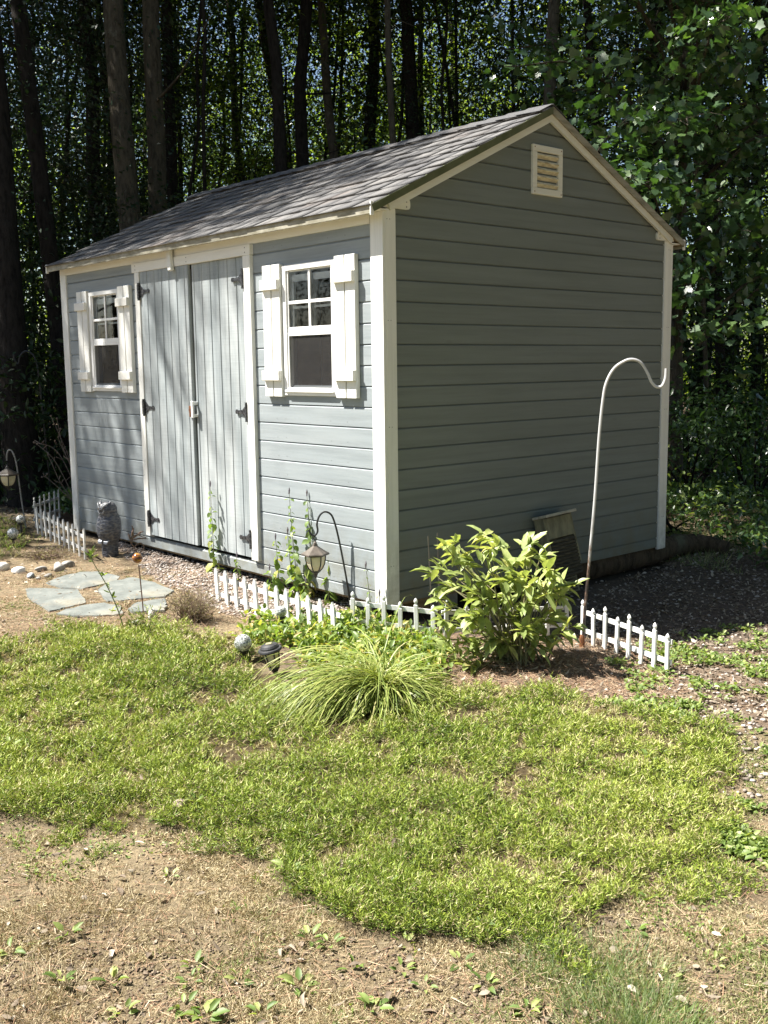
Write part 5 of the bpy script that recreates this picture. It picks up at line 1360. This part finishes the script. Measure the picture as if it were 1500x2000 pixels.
BIG = [ # px at y=400, px at y=0, width px, depth, bark, label
 (250, 222, 45, 11.0, 0, 'thick mottled grey brown trunk behind the left end of the roof, left of a pair'),
 (305, 298, 38, 11.6, 0, 'straight grey trunk with pale lichen patches, right of the pair behind the roof'),
 (84, 38, 34, 10.2, 1, 'dark trunk leaning left in the deep shade at the left of the photo'),
 (8, -22, 60, 9.6, 1, 'very dark thick trunk cut by the left edge of the photo'),
 (198, 163, 30, 13.5, 1, 'black silhouetted trunk just left of the mottled pair'),
 (222, 190, 15, 16.0, 1, 'slim dark trunk squeezed against the thick mottled trunk'),
 (337, 324, 24, 14.0, 1, 'dark trunk just right of the lichen patched trunk'),
 (352, 344, 11, 17.0, 1, 'slim dark trunk beside the dark one right of the lichen patched trunk'),
 (374, 392, 8, 13.0, 1, 'very thin sapling stem leaning right above the roof ridge end'),
 (403, 397, 9, 12.0, 1, 'thin straight black stem above the left end of the ridge'),
 (560, 524, 26, 13.0, 1, 'dark trunk leaning left above the middle of the roof'),
 (588, 592, 28, 14.0, 1, 'dark upright trunk right of the leaning one above the middle roof'),
 (660, 630, 20, 14.5, 0, 'greyer slim trunk above the roof, right of the two dark ones'),
 (722, 728, 28, 16.5, 1, 'dark forked trunk above the right half of the ridge'),
 (772, 760, 15, 13.0, 0, 'grey slim trunk with side branches above the right half of the ridge'),
 (826, 822, 13, 18.0, 1, 'dark distant trunk low above the ridge, left of two thin stems'),
 (866, 871, 8, 14.5, 1, 'left one of two thin black stems near the gable peak'),
 (889, 893, 8, 15.5, 1, 'right one of two thin black stems near the gable peak'),
 (1068, 1079, 27, 12.5, 0, 'brown trunk rising behind the gable peak among maple leaves'),
 (1168, 1150, 18, 14.0, 1, 'dark trunk behind the maple leaves right of the gable peak'),
 (1282, 1292, 14, 15.0, 1, 'slim dark trunk hidden in foliage above the right eave'),
 (1402, 1395, 18, 13.0, 1, 'dark trunk in the shade right of the shed'),
 (1366, 1352, 9, 11.5, 0, 'thin pale stem in the gap right of the shed corner'),
 (1478, 1486, 24, 16.0, 1, 'dark trunk at the right edge of the photo'),
]
rg = np.random.default_rng(300)
def tree(name, label, p0, p1, r0, bark, crown=None, cz=7.0, csc=1.0, rgs=None, group=None, htot=15.0, seed=0, nlimb=6, cat='tree'):
    rgs = np.random.default_rng(seed+900)
    d = Vector(p1)-Vector(p0); d = d/max(d.z, .01)
    base = Vector(p0); base = base+d*(Gz(p0[0], p0[1])-.02-base.z)
    t = thing(name, label, cat, base, 0, group)
    q = MB(); P = trunk(q, (0, 0, -.1), d*htot, r0, r0*.45, rgs, 14)
    for k in range(nlimb):
        f = rgs.uniform(.22, .95); i = min(len(P)-2, int(f*(len(P)-1))); a = rgs.uniform(0, 6.28); ln = rgs.uniform(.6, 2.2)
        s = P[i].lerp(P[i+1], rgs.uniform(0, 1)); e = s+Vector((math.cos(a), math.sin(a), rgs.uniform(.0, .7)))*ln
        m_ = s.lerp(e, .5)+Vector((0, 0, -.12)); q.tube([s, m_, e], [r0*.16, r0*.09, .004], 5)
    q.build('trunk', bark, t, smooth=True)
    if crown is not None:
        o = link('crown', crown, t); o.location = d*cz; o.rotation_euler = (0, 0, rgs.uniform(0, 6.28)); o.scale = (csc, csc, csc*rgs.uniform(.85, 1.15))
    return t
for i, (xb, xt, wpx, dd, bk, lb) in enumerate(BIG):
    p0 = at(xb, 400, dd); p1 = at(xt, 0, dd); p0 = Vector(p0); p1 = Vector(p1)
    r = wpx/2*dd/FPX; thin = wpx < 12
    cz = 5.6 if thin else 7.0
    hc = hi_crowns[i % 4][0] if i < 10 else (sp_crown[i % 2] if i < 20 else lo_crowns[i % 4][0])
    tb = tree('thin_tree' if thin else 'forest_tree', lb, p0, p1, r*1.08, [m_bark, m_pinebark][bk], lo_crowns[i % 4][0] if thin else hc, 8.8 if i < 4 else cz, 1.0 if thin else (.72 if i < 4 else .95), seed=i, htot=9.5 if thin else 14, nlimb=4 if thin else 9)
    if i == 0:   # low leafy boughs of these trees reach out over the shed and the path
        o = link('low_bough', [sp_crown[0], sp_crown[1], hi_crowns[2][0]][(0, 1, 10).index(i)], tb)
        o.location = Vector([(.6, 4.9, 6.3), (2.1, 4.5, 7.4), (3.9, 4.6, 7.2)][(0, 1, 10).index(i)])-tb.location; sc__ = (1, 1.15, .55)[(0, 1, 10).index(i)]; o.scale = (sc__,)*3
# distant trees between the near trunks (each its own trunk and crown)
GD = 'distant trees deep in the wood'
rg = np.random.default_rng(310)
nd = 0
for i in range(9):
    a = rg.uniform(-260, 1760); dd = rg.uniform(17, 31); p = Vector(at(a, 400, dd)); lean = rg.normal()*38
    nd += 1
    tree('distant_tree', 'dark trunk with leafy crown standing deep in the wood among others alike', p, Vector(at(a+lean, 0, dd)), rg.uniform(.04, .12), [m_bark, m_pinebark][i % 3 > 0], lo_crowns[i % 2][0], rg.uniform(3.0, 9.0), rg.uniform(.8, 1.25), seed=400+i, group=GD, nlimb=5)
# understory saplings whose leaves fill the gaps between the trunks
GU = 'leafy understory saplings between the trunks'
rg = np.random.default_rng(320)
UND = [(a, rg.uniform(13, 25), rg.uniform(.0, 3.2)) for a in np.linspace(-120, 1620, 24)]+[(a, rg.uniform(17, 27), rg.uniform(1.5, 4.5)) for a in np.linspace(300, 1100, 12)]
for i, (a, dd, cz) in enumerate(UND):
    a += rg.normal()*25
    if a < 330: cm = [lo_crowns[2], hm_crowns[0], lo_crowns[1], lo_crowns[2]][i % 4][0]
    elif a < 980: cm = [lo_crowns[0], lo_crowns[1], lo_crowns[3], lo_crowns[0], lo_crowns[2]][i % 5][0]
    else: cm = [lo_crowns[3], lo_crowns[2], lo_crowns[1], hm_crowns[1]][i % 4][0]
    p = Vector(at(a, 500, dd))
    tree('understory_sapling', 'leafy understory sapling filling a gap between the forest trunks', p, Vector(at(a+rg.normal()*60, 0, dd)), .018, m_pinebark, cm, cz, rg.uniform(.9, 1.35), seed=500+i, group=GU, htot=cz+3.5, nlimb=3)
GH = 'dark hemlocks standing in the wood'
for i, (a, dd, cz, sc) in enumerate(((60, 13, 0, 1.2), (-60, 12, 2, 1.2), (150, 16, 2.4, 1.1), (20, 15, 5.0, 1.2), (275, 15.5, -1.2, .8), (420, 18, 3.6, .9), (470, 16.5, -.8, .8), (620, 17, 4.6, .9), (540, 19, 2.4, .9), (700, 18.5, -.4, .9), (760, 15.5, 4.0, .8), (835, 20, 2.2, 1.0), (930, 15.5, 4.6, .9), (1000, 17, 1.5, 1.0), (1130, 15, .5, 1.1), (1230, 17, 3.0, 1.1), (1330, 15.5, -.6, 1.1), (1440, 14.5, 1.8, 1.2), (1560, 14, 0, 1.2), (-20, 11.5, -.6, 1.1), (95, 12.5, -.8, 1.0), (120, 14.5, 1.0, 1.2), (0, 13.5, 4.2, 1.3), (200, 17, 5.5, 1.0), (1090, 19, 5.5, 1.1), (1380, 18, 5.0, 1.2), (330, 20, 6.0, .9), (255, 16, 3.6, 1.1), (160, 15, 5.6, 1.2), (350, 16.5, 1.6, .9), (450, 17.5, 6.2, 1.0), (585, 16.5, .2, .9), (655, 17, 6.4, 1.0), (800, 18, 5.8, 1.0), (905, 17, .6, .9), (1010, 16, 6.0, 1.0))):
    p = Vector(at(a, 500, dd))
    tree('hemlock_tree', 'dark needled hemlock filling the shade between the forest trunks', p, Vector(at(a+rg.normal()*30, 0, dd)), .035, m_pinebark, hm_crowns[i % 2][0], cz, sc, seed=800+i, group=GH, htot=cz+6.5*sc, nlimb=3)
# trees outside the frame on the left whose crowns throw the dappled shade on roof and wall
def shade_tree(label, x, y, cx, cy, cz, cm, csc, seed):
    t = thing('forest_tree', label, 'tree', (x, y, Gz(x, y)))
    rgs = np.random.default_rng(seed); q = MB(); trunk(q, (0, 0, -.1), (cx-x, cy-y, cz+4), .07, .03, rgs); q.build('trunk', m_bark, t, smooth=True)
    o = link('crown', cm, t); o.location = (cx-x, cy-y, cz); o.scale = (csc,)*3; o.rotation_euler = (0, 0, seed)
    return t
shade_tree('broadleaf tree left of the photo edge shading the far corner of the shed', -4.6, 8.2, -2.9, 7.4, 7.6, hi_crowns[0][0], .62, 1)
shade_tree('slim broadleaf tree left of the photo edge dappling the shed roof', -3.6, 6.9, -2.2, 6.3, 7.9, sp_crown[0], 1.1, 2)
shade_tree('tall broadleaf tree left of the photo edge, behind the slim one', -3.4, 9.4, -2.6, 8.6, 9.2, sp_crown[1], 1.25, 3)
shade_tree('slender broadleaf tree left of the photo edge casting dapples across the middle of the roof', -4.6, 7.6, -2.45, 5.35, 9.0, sp_crown[1], .72, 4)
for k_, (x_, y_) in enumerate(((-5.4, 8.2), (-6.6, 6.4), (-7.6, 9.6), (-8.8, 7.4), (-4.6, 10.4), (-7.8, 4.2))):
    tree('hemlock_tree', 'dark hemlock beyond the left photo edge, mirrored in the shed windows', Vector((x_, y_, 0)), Vector((x_, y_, 4)), .07, m_pinebark, hm_crowns[k_ % 2][0], .2, 1.0, seed=860+k_, group='hemlocks left of the garden', htot=6)
# canopy over the wood behind and left of the shed (rooted inside the wood, out of frame or hidden)
for i, (x, y) in enumerate(((-4.5, 12.5), (-2.9, 10.6), (-.6, 10.4), (-1.2, 13.4), (2.2, 11.0), (7.6, 7.6), (9.6, 4.2), (10.5, 1.5), (11.5, -1.6), (11.8, 6.8), (1.0, 15.5), (-7.8, 13.5), (13.5, 3.5))):
    tree('canopy_tree', 'tall canopy tree in the wood among others alike', Vector((x, y, 0)), Vector((x+rg.normal()*.1, y+rg.normal()*.1, 4)), .13, m_pinebark, hi_crowns[(i+1) % 4][0], 6.2, 1.12, seed=600+i, group='tall canopy trees over the wood', htot=12)

for i in range(11):  # unseen ring of trees behind the camera, added to hold back sky light
    a = math.radians(222+i*13.5); rr_ = 9.2+1.2*math.sin(i*2.3); x, y = -1.5+rr_*math.cos(a), -2+rr_*math.sin(a)
    tree('sky_block_tree', 'broad unseen tree added to block sky light, among others alike', Vector((x, y, 0)), Vector((x, y, 4)), .14, m_bark, hi_crowns[(i % 2)*2][0], 1.0 if i % 2 else 3.2, 1.55, seed=700+i, group='unseen trees added to block sky light', htot=10)
# ---------------- maple boughs to the right, over the path
rg = np.random.default_rng(330)
t0 = Vector(at(1330, 400, 10.2)); base = Vector((t0.x, t0.y, Gz(t0.x, t0.y)))
t = thing('maple_tree', 'broad leaved maple whose boughs hang over the right side of the shed', 'tree', base)
q = MB(); top = Vector(at(1345, -250, 10.2))-base; trunk(q, (0, 0, -.1), top, .085, .05, rg, 12)
C = []; ax0 = top.normalized()
for k in range(64):
    # bough tip somewhere in the hanging skirt of the tree
    a = rg.uniform(925, 1680); b = rg.uniform(-330, 600); dd = rg.uniform(7.2, 11.6)
    if a < 1250 and b > 235+(a-950)*.9: continue
    if b > 210+max(0, (a-940))*1.25: continue
    e = Vector(at(a, b, dd))-base; hz = max(1.2, min(top.z, e.z-rg.uniform(-.5, 1.2))); s = top*(hz/top.z)
    m_ = s.lerp(e, .55)+Vector((0, 0, .45)); bp = bez([s, m_, e], 8); q.tube(bp, list(np.linspace(.022, .003, len(bp))), 5)
    L_ = (e-s).length; nS = max(3, int(L_/.30))
    for j in range(nS):
        f = .30+.70*(j+rg.uniform(0, 1))/nS; p = bp[min(len(bp)-1, int(f*(len(bp)-1)))]
        sd = Vector((rg.normal(), rg.normal(), rg.normal()*.25)).normalized()*rg.uniform(.05, .45)*(1.1-.5*f)
        c_ = p+sd; q.tube([p, p.lerp(c_, .6)+Vector((0, 0, .03)), c_], [.005, .003, .0015], 4); C.append(tuple(c_))
for k in range(34):
    a = rg.uniform(1325, 1640); b = rg.uniform(380, 780); dd = rg.uniform(7.8, 10.4); C.append(tuple(np.array(at(a, b, dd))-np.array(base)))
C = np.array(C); print('maple sprays', len(C))
q.build('trunk', m_bark, t, smooth=True)
v_, f_, r_ = merge([cloud(C, .34, 17, .088, T_MAPLE, rg, flat=.16, droop=.7, nvar=.5), cloud(C+rg.normal(size=C.shape)*.05, .36, 9, .060, T_MAPLE, rg, flat=.2, droop=.4, nvar=.5)])
link('crown', np_mesh('crown', v_, f_, m_maple, r_), t)
# ---------------- shrubs in the shade
def shrub(label, px, py, dd, w_, h_, seed, mat, size, n, name='shade_shrub', group='dark shrubs in the shade of the wood'):
    rg = np.random.default_rng(seed); p = Vector(at(px, py, dd)); base = Vector((p.x, p.y, Gz(p.x, p.y)))
    t = thing(name, label, 'shrub', base, 0, group); q = MB()
    u = rdir(n, 0, rg)*rg.uniform(.3, 1, (n, 1))**.5; C = u*np.array([w_, w_, h_/2]); C[:, 2] += h_/2+.05
    for c_ in C[::3]: q.tube([(rg.normal()*.05, rg.normal()*.05, 0), tuple(c_*np.array([.5, .5, .6])), tuple(c_)], [.012, .008, .002], 4)
    q.build('branches', m_pinebark, t)
    v_, f_, r_ = cloud(C, .38, 46, size, T_LEAF, rg, flat=.5, aspect=.5)
    link('foliage', np_mesh('foliage', v_, f_, mat, r_), t)
for i, (lb, px, dd, w_, h_, mt, sz, n) in enumerate((
    ('dark leafy shrub at the left edge behind the lantern', 10, 9.6, .8, 1.5, m_darkleaf, .085, 34),
    ('dark leafy shrub right behind the left corner of the shed', 105, 10.4, .8, 1.9, m_darkleaf, .085, 36),
    ('taller dark shrub deep behind the left corner', 60, 12.0, 1.2, 3.2, m_darkleaf, .095, 60),
    ('tall dark shrub beyond the left photo edge', -60, 10.8, 1.2, 3.4, m_darkleaf, .095, 60),
    ('dark shrub tucked behind the back of the shed roof', 150, 12.4, 1.2, 3.3, m_darkleaf, .095, 60),
    ('low leafy shrub right of the shed corner', 1360, 9.6, .7, 1.0, m_maple, .075, 26),
    ('leafy shrub at the right edge above the leaf littered bank', 1480, 9.2, .6, 1.1, m_maple, .075, 26),
    ('dark shrub deep in the wood right of the shed corner', 1330, 13.0, 1.2, 2.6, m_darkleaf, .09, 50),
    ('wide dark shrub deep in the wood at the right edge', 1470, 13.5, 1.4, 2.8, m_darkleaf, .09, 60),
    ('small shrub by the back right corner of the shed', 1318, 7.6, .28, .38, m_clover, .05, 10))):
    shrub(lb, px, 700, dd, w_, h_, 340+i, mt, sz, n)
# ---------------- far sunlit wood: one mass
rg = np.random.default_rng(350)
m_n = 3300; a = rg.uniform(-500, 2000, m_n); dd = rg.uniform(31, 46, m_n); zt = rg.uniform(0, 1, m_n)**1.25*15.0
d3 = _f[None]+_r[None]*((a-750)/FPX)[:, None]; P = CP[None]+d3*dd[:, None]; P[:, 2] = zt
keep = (vnoise(P[:, 0]+.7*P[:, 1], P[:, 2]*1.1, .16, 351)*.55+vnoise(P[:, 0], P[:, 2]*1.2+P[:, 1], .5, 353)*.30+vnoise(P[:, 0]+P[:, 1], P[:, 2], 1.3, 352)*.15) > (.32+.014*zt)
keep &= (a > 330) | (rg.uniform(size=m_n) < .72)
P = P[keep]
v_, f_, r_ = cloud(P, 1.05, 46, .25, T_CARD, rg, flat=.7)
stuff('far_woods', np_mesh('far_woods', v_, f_, m_far, r_))
